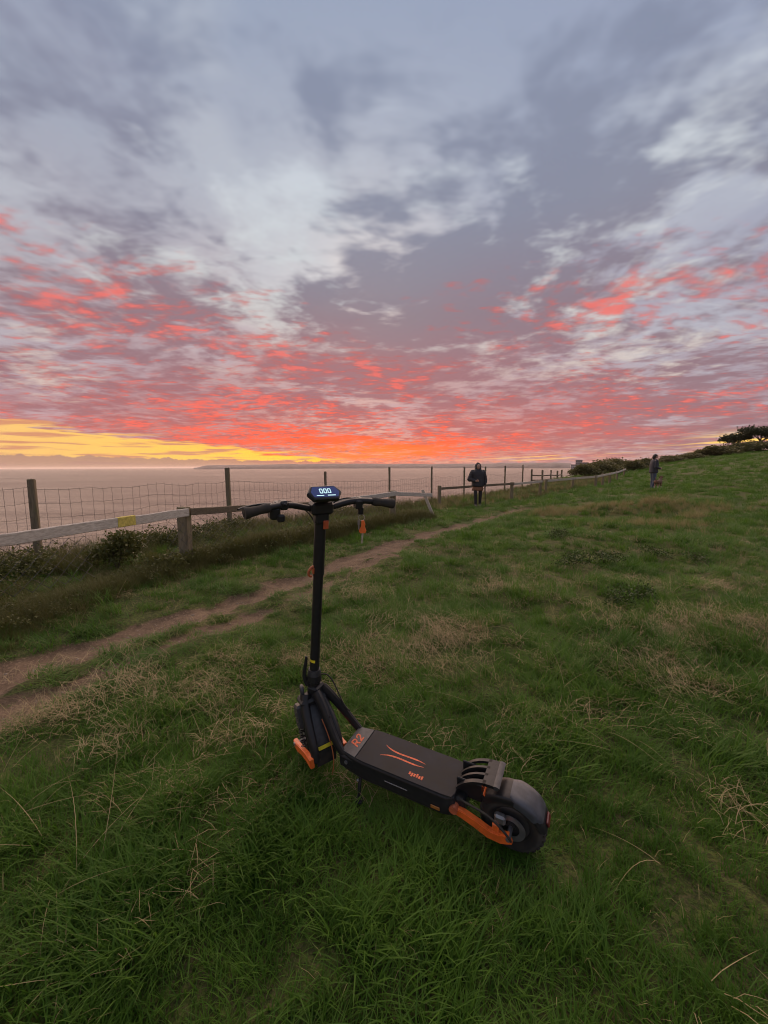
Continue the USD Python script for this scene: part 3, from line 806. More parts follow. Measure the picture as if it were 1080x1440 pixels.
# ------------------------------------------------------------------ electric scooter
BLACK = mat("black_frame_paint", (0.011, 0.011, 0.012), 0.42, var=0.2, scale=60, spec=0.35)
SATIN = mat("dark_grey_plastic", (0.032, 0.034, 0.038), 0.5, var=0.25, scale=50, bump=0.05)
RUBBER = mat("tyre_rubber", (0.012, 0.012, 0.012), 0.85, var=0.5, scale=30, color2=(0.036, 0.031, 0.024))
GRIP = mat("deck_rubber", (0.017, 0.017, 0.019), 0.8, var=0.5, scale=14, bump=0.25, color2=(0.030, 0.027, 0.024), spec=0.3)
ORANGE = mat("orange_paint", (0.72, 0.14, 0.025), 0.4, var=0.15, scale=30, coat=0.3)
PRINT = mat("orange_print", (0.60, 0.13, 0.05), 0.7, var=0.3, scale=120)
STEEL = mat("grey_metal", (0.25, 0.25, 0.26), 0.35, metal=0.8, var=0.2, scale=40)
YREF = mat("yellow_reflector", (0.72, 0.60, 0.03), 0.45, var=0.1, scale=60)
REDREF = mat("tail_light_red", (0.09, 0.014, 0.014), 0.3, var=0.1, scale=60)
AMBER = mat("amber_reflector", (0.32, 0.13, 0.03), 0.35, var=0.1, scale=60)
HOOK = mat("dull_orange_hook", (0.42, 0.11, 0.04), 0.55, var=0.25, scale=60)
SILVER = mat("silver_print", (0.32, 0.32, 0.33), 0.5, var=0.3, scale=200)

c_, s_ = math.cos(SC_LEAN), math.sin(SC_LEAN)
ez = np.array([0, 0, 1.0])
SL, SZ = SC_L * c_ - ez * s_, ez * c_ + SC_L * s_
M = np.eye(4); M[:3, 0], M[:3, 1], M[:3, 2], M[:3, 3] = SC_F, SL, SZ, SC_O + [0, 0, float(height(*SC_O[:2])) * 0 + 0.004]
sc = thing("electric_scooter", "black electric scooter with orange suspension arms parked on its stand in the grass", "scooter", matrix=M)

WB, AX = 0.925, 0.116
STEER = math.radians(-30.0)
HEAD = np.array([0.887, 0.0, 0.413]); TOP = np.array([0.768, 0.0, 1.242])
UP = (TOP - HEAD) / np.linalg.norm(TOP - HEAD)
cs, sn = math.cos(STEER), math.sin(STEER)

def turned(m, origin=(WB, 0, 0)):
    """front assembly coordinates (ahead, left, up) about the front contact point, turned with the steering"""
    return frame_to(m, np.array(origin, float), (cs, sn, 0), (-sn, cs, 0), (0, 0, 1))

def on_top(m):
    """handlebar coordinates: x ahead, y left, z along the stem, origin at the stem top"""
    ahead = np.array([cs, sn, 0]); ahead = ahead - UP * (ahead @ UP); ahead /= np.linalg.norm(ahead)
    return frame_to(m, TOP, ahead, np.cross(UP, ahead), UP)

# deck
deck_poly = [(0.195, -0.080), (0.205, -0.094), (0.60, -0.096), (0.705, -0.080), (0.705, 0.080), (0.60, 0.096), (0.205, 0.094), (0.195, 0.080)]
def layered(poly, levels):
    """lofts an outline through (z, inset) levels"""
    base = sg.Polygon(poly); n = 64; rows = []
    for z, ins in levels:
        q = base.buffer(-ins, join_style=1) if ins > 0 else base
        c = np.array(q.centroid.coords[0]); ring = q.exterior
        pts = []
        for k in range(n):
            a = 2 * PI * k / n
            far_ = c + 2 * np.array([math.cos(a), math.sin(a)])
            hit = ring.intersection(sg.LineString([c, far_]))
            hit = np.array(hit.coords[0]) if hit.geom_type == "Point" else np.array(list(hit.geoms)[-1].coords[0])
            pts.append((*hit, z))
        rows.append(pts)
    v = np.array(rows).reshape(-1, 3); f = []
    for k in range(len(levels) - 1):
        for i in range(n):
            p, q = k * n + i, k * n + (i + 1) % n
            f += [(p, q, q + n), (p, q + n, p + n)]
    b = len(v); v = np.vstack([v, v[:n].mean(0), v[-n:].mean(0)])
    for i in range(n):
        f += [(b, (i + 1) % n, i), (b + 1, (len(levels) - 1) * n + i, (len(levels) - 1) * n + (i + 1) % n)]
    return trimesh.Trimesh(v, f, process=False)
body = layered(deck_poly, [(0.092, 0.020), (0.098, 0.010), (0.112, 0.004), (0.150, 0.0), (0.176, 0.0), (0.184, 0.003), (0.187, 0.008)])
deck = obj("deck", body, BLACK, sc, smooth=35)
mat_poly = [(0.197, -0.072), (0.207, -0.089), (0.60, -0.091), (0.622, -0.088), (0.622, 0.088), (0.60, 0.091), (0.207, 0.089), (0.197, 0.072)]
obj("grip_mat", layered(mat_poly, [(0.1865, 0.0), (0.1905, 0.0), (0.192, 0.0015)]), GRIP, deck, smooth=30)
front_panel = layered([(0.626, -0.086), (0.70, -0.074), (0.70, 0.074), (0.626, 0.086)], [(0.1865, 0.0), (0.1900, 0.0), (0.1915, 0.0015)])
obj("front_panel", front_panel, SATIN, deck, smooth=30)
TOPZ = 0.1922
def flat_text(text, h, x, y, z, rot=0.0, slant=0.0, bold=True):
    """lettering lying on the deck that reads along -x with its top towards -y"""
    m = meshkit.text_mesh(text, h, 0.0008, bold)
    b = m.bounds.mean(0); m.apply_translation((-b[0], -b[1], 0))
    m.vertices[:, 0] += m.vertices[:, 1] * slant
    m.apply_transform(trimesh.transformations.rotation_matrix(rot, (0, 0, 1)))
    return frame_to(m, (x, y, z), (-1, 0, 0), (0, -1, 0), (0, 0, 1))
em = meshkit.text_mesh("R2", 0.038, 0.0008, True); _b = em.bounds.mean(0); em.apply_translation((-_b[0], -_b[1], 0)); em.vertices[:, 0] += em.vertices[:, 1] * 0.3
obj("emblem", frame_to(em, (0.664, 0.0, 0.1917), (0, -1, 0), (1, 0, 0), (0, 0, 1)), PRINT, deck, smooth=False)
def stripe(pts, w):
    p = curve(pts, 22); ww = w * np.r_[np.linspace(0.15, 1, 6), np.ones(10), np.linspace(1, 0.2, 6)] / 2
    t = np.gradient(p, axis=0); t /= np.linalg.norm(t, axis=1, keepdims=True); nrm = np.column_stack([-t[:, 1], t[:, 0], 0 * t[:, 0]])
    a, b = p + nrm * ww[:, None], p - nrm * ww[:, None]
    v = np.vstack([a, b]); n = len(p)
    return trimesh.Trimesh(v, [(i, i + n, i + 1) for i in range(n - 1)] + [(i + 1, i + n, i + n + 1) for i in range(n - 1)], process=False)
obj("deck_stripe", stripe([(0.535, -0.030, TOPZ), (0.505, -0.017, TOPZ), (0.465, -0.0115, TOPZ), (0.345, -0.008, TOPZ)], 0.007), PRINT, deck, smooth=False)
obj("deck_stripe", stripe([(0.535, 0.030, TOPZ), (0.505, 0.017, TOPZ), (0.465, 0.0115, TOPZ), (0.345, 0.008, TOPZ)], 0.007), PRINT, deck, smooth=False)
marks = [chamfer_box(0.0075, 0.013 + 0.004 * (k % 2), 0.0008, 0.0002, (0.385 - k * 0.0105, 0.058 + 0.002 * ((k * 5) % 3 - 1), TOPZ)) for k in range(6)]
obj("deck_print", cat_(marks), PRINT, deck, smooth=False)
obj("side_print", cat_([chamfer_box(0.10, 0.0008, 0.004, 0.0002, (0.43, 0.0966, 0.150))]), SILVER, deck, smooth=False)
obj("side_reflector", chamfer_box(0.036, 0.004, 0.014, 0.0015, (0.265, 0.0965, 0.128)), AMBER, deck)
obj("rear_bracket", chamfer_box(0.05, 0.13, 0.07, 0.008, (0.185, 0, 0.140)), BLACK, deck)

# two arms from the deck front up to the steering head
for side in (1, -1):
    m = cat_([tube(curve([(0.665, side * 0.074, 0.150), (0.72, side * 0.070, 0.200), (0.79, side * 0.048, 0.300), (0.860, side * 0.024, 0.384)], 14), np.linspace(0.0135, 0.020, 14), n=10, flat=1.25), chamfer_box(0.075, 0.018, 0.055, 0.006, (0.668, side * 0.082, 0.150))])
    obj("neck_arm", m, BLACK, sc, smooth=40)
    obj("bolt", cat_([trimesh.creation.cylinder(0.008, 0.006, sections=16, transform=trimesh.geometry.align_vectors((0, 0, 1), (0, side, 0))).apply_translation((0.668, side * 0.092, 0.155))]), STEEL, sc)
head = tube([HEAD - UP * 0.085, HEAD - UP * 0.06, HEAD - UP * 0.055, HEAD + UP * 0.01, HEAD + UP * 0.018, HEAD + UP * 0.05], [0.030, 0.034, 0.029, 0.029, 0.035, 0.030], n=24)
hd_ = obj("steering_head", cat_([head, chamfer_box(0.055, 0.066, 0.05, 0.008, HEAD - UP * 0.03 + [-0.015, 0, 0])]), BLACK, sc, smooth=35)
obj("head_cap", tube([HEAD + UP * 0.048, HEAD + UP * 0.055, HEAD + UP * 0.075], [0.031, 0.031, 0.026], n=24), SATIN, hd_)
# folding latch on the left of the stem
latch_root = HEAD + UP * 0.03 + np.array([0.018, 0.026, 0])
obj("latch_lever", cat_([tube(curve([latch_root + [0.0, 0.0, -0.03], latch_root + [0.010, 0.006, 0.01], latch_root + [0.004, 0.004, 0.06], latch_root + [-0.006, 0.0, 0.115]], 12), np.linspace(0.009, 0.0045, 12), n=8, flat=1.3)]), BLACK, sc, smooth=40)
ring = trimesh.creation.torus(0.019, 0.0085, major_sections=24, minor_sections=10)
obj("latch_ring", frame_to(ring, HEAD + np.array([0.040, 0.040, -0.028]), (0.75, -0.66, 0), (0, 0, 1), (0.66, 0.75, 0)), SATIN, sc, smooth=True)

# stem
st_ = [HEAD + UP * 0.05, HEAD + UP * 0.53, HEAD + UP * 0.545, HEAD + UP * 0.60, TOP - UP * 0.02]
stem = obj("stem", tube(st_, [0.0215, 0.0210, 0.0245, 0.0240, 0.0240], n=28), BLACK, sc, smooth=35)
def on_stem(m, along, ang, r):
    """a flat piece (its z outwards) on the stem, ang measured from straight ahead towards the left"""
    ahead = np.array([1.0, 0, 0]); ahead = ahead - UP * (ahead @ UP); ahead /= np.linalg.norm(ahead); left = np.cross(UP, ahead)
    o = ahead * math.cos(ang) + left * math.sin(ang)
    return frame_to(m, HEAD + UP * along + o * r, np.cross(UP, o), UP, o)
def bent_label(w, h, r):
    a = np.linspace(-w / r / 2, w / r / 2, 9)
    v = [(r * math.sin(t), z, r * math.cos(t) - r) for t in a for z in (-h / 2, h / 2)]
    f = [(2 * i, 2 * i + 2, 2 * i + 3, 2 * i + 1) for i in range(8)]
    return trimesh.Trimesh(*meshkit.arrays((np.array(v), np.array(f)))[:2], process=False)
obj("yellow_label", on_stem(bent_label(0.030, 0.013, 0.0223), 0.125, math.radians(92), 0.0224), YREF, stem, smooth=True)
# bag hook on the front of the stem
hk = curve([(0, 0.018, 0.0), (0, 0.014, 0.016), (0, -0.002, 0.026), (0, -0.018, 0.024), (0, -0.024, 0.012)], 14)
obj("bag_hook", cat_([on_stem(tube(hk, np.linspace(0.0065, 0.0045, 14), n=10), 0.560, math.radians(62), 0.018), on_stem(chamfer_box(0.018, 0.030, 0.008, 0.003), 0.562, math.radians(62), 0.0235)]), HOOK, sc, smooth=40)

# handlebar
BAR = 0.312
pts = [(0, -0.10, 0.006), (0, 0.10, 0.006)]
bar_pts = curve([(-0.055, -BAR, 0.008), (-0.035, -0.22, 0.018), (-0.008, -0.12, 0.014), (0, -0.05, -0.004), (0, 0.05, -0.004), (-0.008, 0.12, 0.014), (-0.035, 0.22, 0.018), (-0.055, BAR, 0.008)], 48)
obj("handlebar", on_top(tube(bar_pts, 0.0125, n=14)), BLACK, sc, smooth=True)
obj("bar_clamp", on_top(cat_([chamfer_box(0.060, 0.095, 0.052, 0.010, (0.0, 0, -0.004)), chamfer_box(0.040, 0.060, 0.05, 0.008, (-0.006, 0, -0.045)), chamfer_box(0.022, 0.05, 0.05, 0.006, (-0.008, 0, 0.030))])), BLACK, sc, smooth=30)
obj("clamp_reflector", on_top(chamfer_box(0.006, 0.022, 0.036, 0.002, (-0.0290, -0.012, -0.070))), mat("dull_orange_reflector", (0.42, 0.085, 0.03), 0.5, var=0.2, scale=80), sc)
for side in (1, -1):
    q = bar_pts if side > 0 else bar_pts[::-1]
    k = np.where(q[:, 1] * side > 0.215)[0]
    p = q[k]
    r = 0.0172 + 0.0012 * np.sin(np.arange(len(p)) * 1.7); r[-1] = 0.0215; r[-2] = 0.0215
    obj("hand_grip", on_top(tube(p, r, n=18)), RUBBER, sc, smooth=50)
    # brake lever: mount, pivot and blade
    lv = curve([(0.010, side * 0.185, 0.014), (0.050, side * 0.200, 0.010), (0.055, side * 0.26, 0.006), (0.030, side * 0.315, 0.000)], 14)
    obj("brake_lever", on_top(cat_([tube(lv, np.linspace(0.008, 0.005, 14), n=8, flat=0.7), chamfer_box(0.045, 0.026, 0.030, 0.006, (0.006, side * 0.178, 0.014))])), BLACK, sc, smooth=40)
obj("throttle", on_top(cat_([chamfer_box(0.045, 0.040, 0.048, 0.008, (-0.016, 0.195, -0.008)), chamfer_box(0.020, 0.030, 0.03, 0.006, (-0.040, 0.176, -0.024))])), BLACK, sc, smooth=35)
obj("switch_box", on_top(cat_([chamfer_box(0.040, 0.036, 0.036, 0.008, (-0.014, 0.160, 0.020)), chamfer_box(0.014, 0.012, 0.010, 0.003, (-0.034, 0.160, 0.026))])), BLACK, sc, smooth=35)
obj("ignition_lock", on_top(cat_([chamfer_box(0.034, 0.034, 0.040, 0.006, (-0.018, -0.160, 0.006)), trimesh.creation.cylinder(0.012, 0.03, sections=20).apply_translation((-0.022, -0.172, -0.022))])), BLACK, sc, smooth=35)

# display: a six sided housing leaning towards the rider
hexa = [(-0.074, 0.0), (-0.055, 0.034), (0.048, 0.036), (0.074, 0.002), (0.050, -0.036), (-0.053, -0.036)]
disp = trimesh.util.concatenate([layered(hexa, [(0.0, 0.012), (0.006, 0.003), (0.020, 0.0), (0.026, 0.002), (0.029, 0.006)])])
tilt = math.radians(38)
def on_display(m):
    """display coordinates: x to the right for the rider, y up the face, z out of the face"""
    n = np.array([-math.sin(tilt), 0, math.cos(tilt)]); up = np.array([math.cos(tilt), 0, math.sin(tilt)])
    return on_top(frame_to(m, (-0.018, 0.0, 0.046), (0, -1, 0), up, n))
dm = obj("display", on_display(disp), BLACK, sc, smooth=30)
g = Graph()
SCREEN = g.build("/World/Looks/display_glass", surface=g("principled_bsdf", "BSDF", base_color=(0.01, 0.012, 0.03), roughness=0.15, emission_color=(0.16, 0.22, 0.75), emission_strength=0.10))
g = Graph()
DIGIT = g.build("/World/Looks/display_digit", surface=g("principled_bsdf", "BSDF", base_color=(0.1, 0.1, 0.1), roughness=0.3, emission_color=(0.62, 0.92, 1.0), emission_strength=0.75))
scr = obj("screen", on_display(layered([(-0.052, -0.025), (-0.060, 0.0), (-0.048, 0.026), (0.046, 0.026), (0.060, 0.0), (0.050, -0.025)], [(0.0292, 0), (0.0300, 0.0005)])), SCREEN, dm, smooth=False)
def seven(ch, w, h, t):
    on = {"0": "abcdef", "8": "abcdefg"}[ch]; seg = dict(a=(0, h, w, t), g=(0, h / 2, w, t), d=(0, 0, w, t), f=(-w / 2, h * .75, t, h / 2), b=(w / 2, h * .75, t, h / 2), e=(-w / 2, h * .25, t, h / 2), c=(w / 2, h * .25, t, h / 2))
    return [chamfer_box(q[2], q[3], 0.0008, 0.0002, (q[0], q[1], 0)) for q in (seg[k] for k in on)]
for k, xx in enumerate((-0.017, 0.0, 0.017)):
    m = cat_(seven("0", 0.0105, 0.020, 0.0034)); m.apply_translation((xx, -0.006, 0.0306))
    obj("digit", on_display(m), DIGIT, dm, smooth=False)
obj("status_line", on_display(cat_([chamfer_box(0.030, 0.0035, 0.0008, 0.0002, (-0.026, -0.018, 0.0306)), chamfer_box(0.034, 0.0035, 0.0008, 0.0002, (0.022, -0.018, 0.0306))])), DIGIT, dm, smooth=False)

# cables from the bars into the stem and down to the wheels
T3 = on_top(trimesh.Trimesh([(0.012, 0.17, 0.02), (0.05, 0.08, 0.00), (0.035, 0.02, -0.06), (0.012, -0.17, 0.02), (0.05, -0.08, 0.0), (0.035, -0.02, -0.06)], [(0, 1, 2)], process=False)).vertices
obj("cable", tube(curve(np.vstack([T3[:3], HEAD + UP * 0.70 + [0.026, 0.0, 0]]), 18), 0.0028, n=6), RUBBER, sc, smooth=True)
obj("cable", tube(curve(np.vstack([T3[3:], HEAD + UP * 0.68 + [0.028, -0.004, 0]]), 18), 0.0028, n=6), RUBBER, sc, smooth=True)
obj("cable", tube(curve([HEAD + [-0.02, 0.03, -0.03], HEAD + [-0.075, 0.035, -0.055], HEAD + [-0.100, 0.04, -0.105], HEAD + [-0.125, 0.05, -0.10]], 20), 0.0030, n=6), RUBBER, sc, smooth=True)
obj("cable", tube(curve([HEAD + [0.01, -0.03, 0.0], HEAD + [-0.04, -0.045, 0.025], HEAD + [-0.09, -0.05, -0.04], HEAD + [-0.15, -0.06, -0.14]], 20), 0.0032, n=6), RUBBER, sc, smooth=True)
obj("brake_cable", tube(curve([HEAD + [-0.08, 0.06, -0.12], (0.745, 0.085, 0.20), (0.735, 0.09, 0.14), (0.742, 0.10, 0.07)], 20), 0.0024, n=6), mat("orange_cable", (0.40, 0.12, 0.04), 0.5), sc, smooth=True)

# ---- wheels
def tyre():
    prof = np.array([(0.074, -0.024), (0.082, -0.033), (0.096, -0.0385), (0.110, -0.036), (0.120, -0.027), (0.1245, -0.012), (0.1252, 0), (0.1245, 0.012), (0.120, 0.027), (0.110, 0.036), (0.096, 0.0385), (0.082, 0.033), (0.074, 0.024)])
    n = 56; v = []; f = []
    for k in range(n):
        a = 2 * PI * k / n
        for r, y in prof: v.append((r * math.cos(a), y, r * math.sin(a)))
    m = len(prof)
    for k in range(n):
        for i in range(m - 1):
            p, q = k * m + i, ((k + 1) % n) * m + i
            f += [(p, p + 1, q + 1), (p, q + 1, q)]
    out = [trimesh.Trimesh(v, f, process=False)]
    for k in range(30):                                    # knobs of the off-road tread
        a = 2 * PI * (k + 0.25) / 30
        for y, tilt_, w in ((0.0, 0.0, 0.018), (0.024, 0.55, 0.014), (-0.024, -0.55, 0.014)):
            b = chamfer_box(0.0105, w, 0.007, 0.0015)
            b.apply_transform(trimesh.transformations.rotation_matrix(-tilt_, (1, 0, 0)))
            aa_ = a + (PI / 30 if y else 0)
            b.apply_translation((0, y, 0.1255 - abs(y) * 0.17))
            b.apply_transform(trimesh.transformations.rotation_matrix(aa_, (0, 1, 0)))
            out.append(b)
    return cat_(out)
def lathe_y(prof, n=40):
    v, f = [], []
    m = len(prof)
    for k in range(n):
        a = 2 * PI * k / n
        for r, y in prof: v.append((r * math.cos(a), y, r * math.sin(a)))
    for k in range(n):
        for i in range(m - 1):
            p, q = k * m + i, ((k + 1) % n) * m + i
            f += [(p, p + 1, q + 1), (p, q + 1, q)]
    return trimesh.Trimesh(v, f, process=False)
hub = lathe_y([(0.0, -0.040), (0.016, -0.040), (0.020, -0.032), (0.060, -0.028), (0.068, -0.022), (0.076, -0.026), (0.079, -0.024), (0.079, 0.024), (0.076, 0.026), (0.068, 0.022), (0.060, 0.028), (0.020, 0.032), (0.016, 0.040), (0.0, 0.040)])
disc = lathe_y([(0.034, 0.0425), (0.056, 0.0425), (0.056, 0.0445), (0.034, 0.0445), (0.034, 0.0425)])
TY = tyre(); TY.vertices *= [0.915, 0.97, 0.915]; hub.vertices *= [0.915, 1, 0.915]; disc.vertices *= [0.915, 1, 0.915]
def wheel(place):
    w = obj("wheel", place(hub), mat_hub, sc, smooth=35)
    obj("tyre", place(TY), RUBBER, w, smooth=40)
    obj("brake_disc", place(disc), STEEL, w, smooth=30)
    obj("axle_nut", place(tube([(0, -0.092, 0), (0, 0.092, 0)], 0.0085, n=6)), STEEL, w, smooth=False)
mat_hub = mat("hub_black", (0.020, 0.020, 0.021), 0.45, var=0.2, scale=50)
wheel(lambda m: turned(frame_to(m, (0, 0, AX), (1, 0, 0), (0, 1, 0), (0, 0, 1))))
wheel(lambda m: frame_to(m, (0, 0, AX), (1, 0, 0), (0, 1, 0), (0, 0, 1)))

def arm_plate(line, widths, t):
    """a flat cast arm in the x-z plane, t thick along y"""
    line = np.array(line, float); tt = np.gradient(line, axis=0); tt /= np.linalg.norm(tt, axis=1, keepdims=True); nn = np.column_stack([-tt[:, 1], tt[:, 0]]); w = np.array(widths)[:, None] / 2
    poly = sg.Polygon(np.vstack([line + nn * w, (line - nn * w)[::-1]])).buffer(0.004).buffer(-0.001)
    m = trimesh.creation.extrude_polygon(poly, t - 0.006, engine="earcut")
    a = trimesh.creation.extrude_polygon(poly.buffer(-0.003), t, engine="earcut"); a.apply_translation((0, 0, -0.003))
    m = cat_([m, a]); m.apply_translation((0, 0, -t / 2 + 0.003))
    m.vertices = m.vertices[:, [0, 2, 1]] * [1, 1, 1]
    m.faces = m.faces[:, ::-1]
    return m
# front: leading arms pivoted behind the wheel, legs and covers
for side in (1, -1):
    a = arm_plate([(0.014, 0.110), (-0.030, 0.117), (-0.085, 0.140), (-0.150, 0.160), (-0.205, 0.166)], [0.030, 0.034, 0.028, 0.032, 0.036], 0.020)
    a.apply_translation((0, side * 0.078, 0))
    obj("swing_arm", turned(a), ORANGE, sc, smooth=30)
    leg = tube(curve([(-0.192, side * 0.056, 0.160), (-0.175, side * 0.056, 0.215), (-0.105, side * 0.050, 0.300), (-0.040, side * 0.030, 0.372)], 14), np.linspace(0.018, 0.022, 14), n=12, flat=1.2)
    obj("fork_leg", turned(leg), BLACK, sc, smooth=40)
    coil = []
    for k in range(100):
        q = k / 99; b = np.array([-0.080 + 0.045 * q, side * 0.066, 0.150 + 0.165 * q]); a_ = q * 2 * PI * 8
        coil.append(b + 0.013 * np.array([math.cos(a_), math.sin(a_), 0]))
    obj("shock_spring", turned(tube(np.array(coil), 0.0028, n=6)), BLACK, sc, smooth=True)
    obj("leg_cover", turned(frame_to(layered([(-0.032, -0.014), (0.032, -0.014), (0.026, 0.014), (-0.026, 0.014)], [(0, 0.004), (0.004, 0.0), (0.090, 0.0), (0.100, 0.006)]), (-0.055, side * 0.064, 0.235), (0.95, 0, -0.3), (0, side, 0), (0.3, 0, 0.95))), SATIN, sc, smooth=30)
obj("fork_crown", turned(chamfer_box(0.075, 0.125, 0.030, 0.010, (-0.045, 0.0, 0.352))), BLACK, sc)

def fender(line, width, drop, t=0.003, n=24, taper=None):
    """a curved shell following line (x, z) with side skirts"""
    p = curve([(x, 0, z) for x, z in line], n)
    tt = np.gradient(p, axis=0); tt /= np.linalg.norm(tt, axis=1, keepdims=True); nn = np.column_stack([-tt[:, 2], 0 * tt[:, 0], tt[:, 0]])
    if nn[n // 2, 2] < 0: nn = -nn
    sec = [(-1.0, -1.0), (-1.0, -0.35), (-0.86, -0.08), (-0.5, 0.0), (0, 0.02), (0.5, 0.0), (0.86, -0.08), (1.0, -0.35), (1.0, -1.0)]
    tp = np.ones(n) if taper is None else np.interp(np.linspace(0, 1, n), np.linspace(0, 1, len(taper)), taper)
    def sheet(o):
        return [p[k] + np.array([0, a * width / 2 * tp[k] - np.sign(a) * o * (abs(a) > .9), 0]) + nn[k] * (b * drop - o) for k in range(n) for a, b in sec]
    m = len(sec); A, B = sheet(0), sheet(t); v = np.array(A + B); f = []; N = n * m
    for k in range(n - 1):
        for i in range(m - 1):
            q = k * m + i
            f += [(q, q + 1, q + m + 1), (q, q + m + 1, q + m), (N + q, N + q + m + 1, N + q + 1), (N + q, N + q + m, N + q + m + 1)]
        for i in (0, m - 1):
            q = k * m + i
            f += [(q, q + m, N + q + m), (q, N + q + m, N + q)]
    for k in (0, n - 1):
        for i in range(m - 1):
            q = k * m + i
            f += [(q, N + q, N + q + 1), (q, N + q + 1, q + 1)]
    return trimesh.Trimesh(v, f, process=False)
obj("front_mudguard", turned(fender([(0.118, 0.185), (0.085, 0.225), (0.030, 0.256), (-0.030, 0.258), (-0.080, 0.232), (-0.112, 0.195)], 0.098, 0.024, taper=[0.85, 1, 1, 1, 1, 0.95])), SATIN, sc, smooth=50)
fm = obj("rear_shield", turned(fender([(-0.040, 0.352), (-0.085, 0.318), (-0.130, 0.262), (-0.162, 0.205), (-0.170, 0.182)], 0.104, 0.020, taper=[0.72, 0.80, 0.92, 1.05, 1.08])), SATIN, sc, smooth=50)
obj("yellow_strip", turned(frame_to(chamfer_box(0.016, 0.092, 0.003, 0.001), (-0.1735, 0, 0.190), (0.3, 0, 0.954), (0, 1, 0), (-0.954, 0, 0.3))), YREF, fm, smooth=False)
obj("mudguard_flap", turned(frame_to(chamfer_box(0.075, 0.090, 0.004, 0.0015), (-0.1720, 0, 0.142), (0.06, 0, 1), (0, 1, 0), (-1, 0, 0.06))), RUBBER, fm)

# rear: arms, mudguard, foot rest
for side in (1, -1):
    a = arm_plate([(0.196, 0.134), (0.165, 0.130), (0.115, 0.114), (0.070, 0.096), (0.030, 0.096), (-0.004, 0.110)], [0.020, 0.026, 0.028, 0.029, 0.032, 0.030], 0.022)
    a.apply_translation((0, side * 0.074, 0))
    lug = chamfer_box(0.024, 0.014, 0.045, 0.004, (0.046, side * 0.072, 0.122))
    obj("swing_arm", cat_([a, lug]), ORANGE, sc, smooth=30)
    obj("arm_pivot", tube([(0.197, side * 0.060, 0.142), (0.197, side * 0.092, 0.142)], 0.016, n=20), mat("pivot_orange", (0.42, 0.11, 0.05), 0.5), sc)
obj("brake_caliper", chamfer_box(0.040, 0.026, 0.036, 0.007, (0.034, 0.056, 0.155)), STEEL, sc)
obj("motor_cable", tube(curve([(0.185, 0.055, 0.165), (0.120, 0.082, 0.185), (0.050, 0.095, 0.178), (0.005, 0.100, 0.148), (-0.010, 0.092, 0.118)], 24), 0.0042, n=8), RUBBER, sc, smooth=True)
rm_line = [(0.150 * math.cos(a) , AX + 0.150 * math.sin(a)) for a in np.radians(np.linspace(28, 172, 12))]
rm = obj("rear_mudguard", fender([(x, z) for x, z in [(-0.127 * math.cos(a), AX + 0.127 * math.sin(a)) for a in np.radians(np.linspace(150, 18, 12))]], 0.100, 0.026, n=30, taper=[0.7, 0.85, 1, 1, 1, 1, 0.95]), BLACK, sc, smooth=50)
cap_line = [(-0.130 * math.cos(a), AX + 0.132 * math.sin(a)) for a in np.radians(np.linspace(92, 34, 8))]
obj("mudguard_cap", fender(cap_line, 0.108, 0.030, n=18, taper=[0.8, 1, 1, 1, 1, 0.85]), mat("slate_plastic", (0.040, 0.045, 0.055), 0.45, var=0.3, scale=30, bump=0.08), rm, smooth=50)
a = math.radians(24)
obj("tail_light", frame_to(chamfer_box(0.020, 0.050, 0.008, 0.003), (-0.131 * math.cos(a), 0, AX + 0.132 * math.sin(a)), (math.sin(a), 0, math.cos(a)), (0, 1, 0), (-math.cos(a), 0, math.sin(a))), REDREF, rm)
a = math.radians(140)
obj("mudguard_reflector", frame_to(chamfer_box(0.010, 0.045, 0.005, 0.0015), (-0.127 * math.cos(a), 0.012, AX + 0.131 * math.sin(a)), (0.64, 0, 0.77), (0, 1, 0), (-0.77, 0, 0.64)), ORANGE, rm)
# arched foot rest behind the deck, with slots
fr = []
arch = curve([(0.205, 0, 0.188), (0.165, 0, 0.232), (0.115, 0, 0.256), (0.055, 0, 0.262)], 16)
def ribbon(p, y0, y1, t=0.010):
    tt = np.gradient(p, axis=0); tt /= np.linalg.norm(tt, axis=1, keepdims=True); nn = np.column_stack([-tt[:, 2], 0 * tt[:, 0], tt[:, 0]])
    if nn[len(p) // 2, 2] < 0: nn = -nn
    n = len(p); v = np.vstack([p + [0, y0, 0], p + [0, y1, 0], p + [0, y1, 0] - nn * t, p + [0, y0, 0] - nn * t]); f = []
    for k in range(n - 1):
        for c in range(4):
            a_, b_ = c * n + k, ((c + 1) % 4) * n + k
            f += [(a_, a_ + 1, b_ + 1), (a_, b_ + 1, b_)]
    f += [(0, n, 2 * n), (0, 2 * n, 3 * n), (n - 1, 3 * n - 1, 2 * n - 1), (n - 1, 4 * n - 1, 3 * n - 1)]
    return trimesh.Trimesh(v, f, process=False)
for y0, y1 in ((-0.076, -0.062), (-0.040, -0.030), (-0.006, 0.004), (0.026, 0.042)):
    fr.append(ribbon(arch[:13], y0, y1))
fr.append(ribbon(arch[11:], -0.076, 0.042, 0.012))
rest = obj("foot_rest", cat_(fr), BLACK, sc, smooth=30)
obj("foot_rest_lip", ribbon(curve([(0.062, 0, 0.264), (0.050, 0, 0.2660), (0.040, 0, 0.262)], 8), -0.078, 0.044, 0.016), SATIN, rest)
obj("foot_rest_strut", cat_([chamfer_box(0.095, 0.008, 0.075, 0.003, (0.155, y, 0.192)) for y in (-0.058, 0.024)]), BLACK, rest)
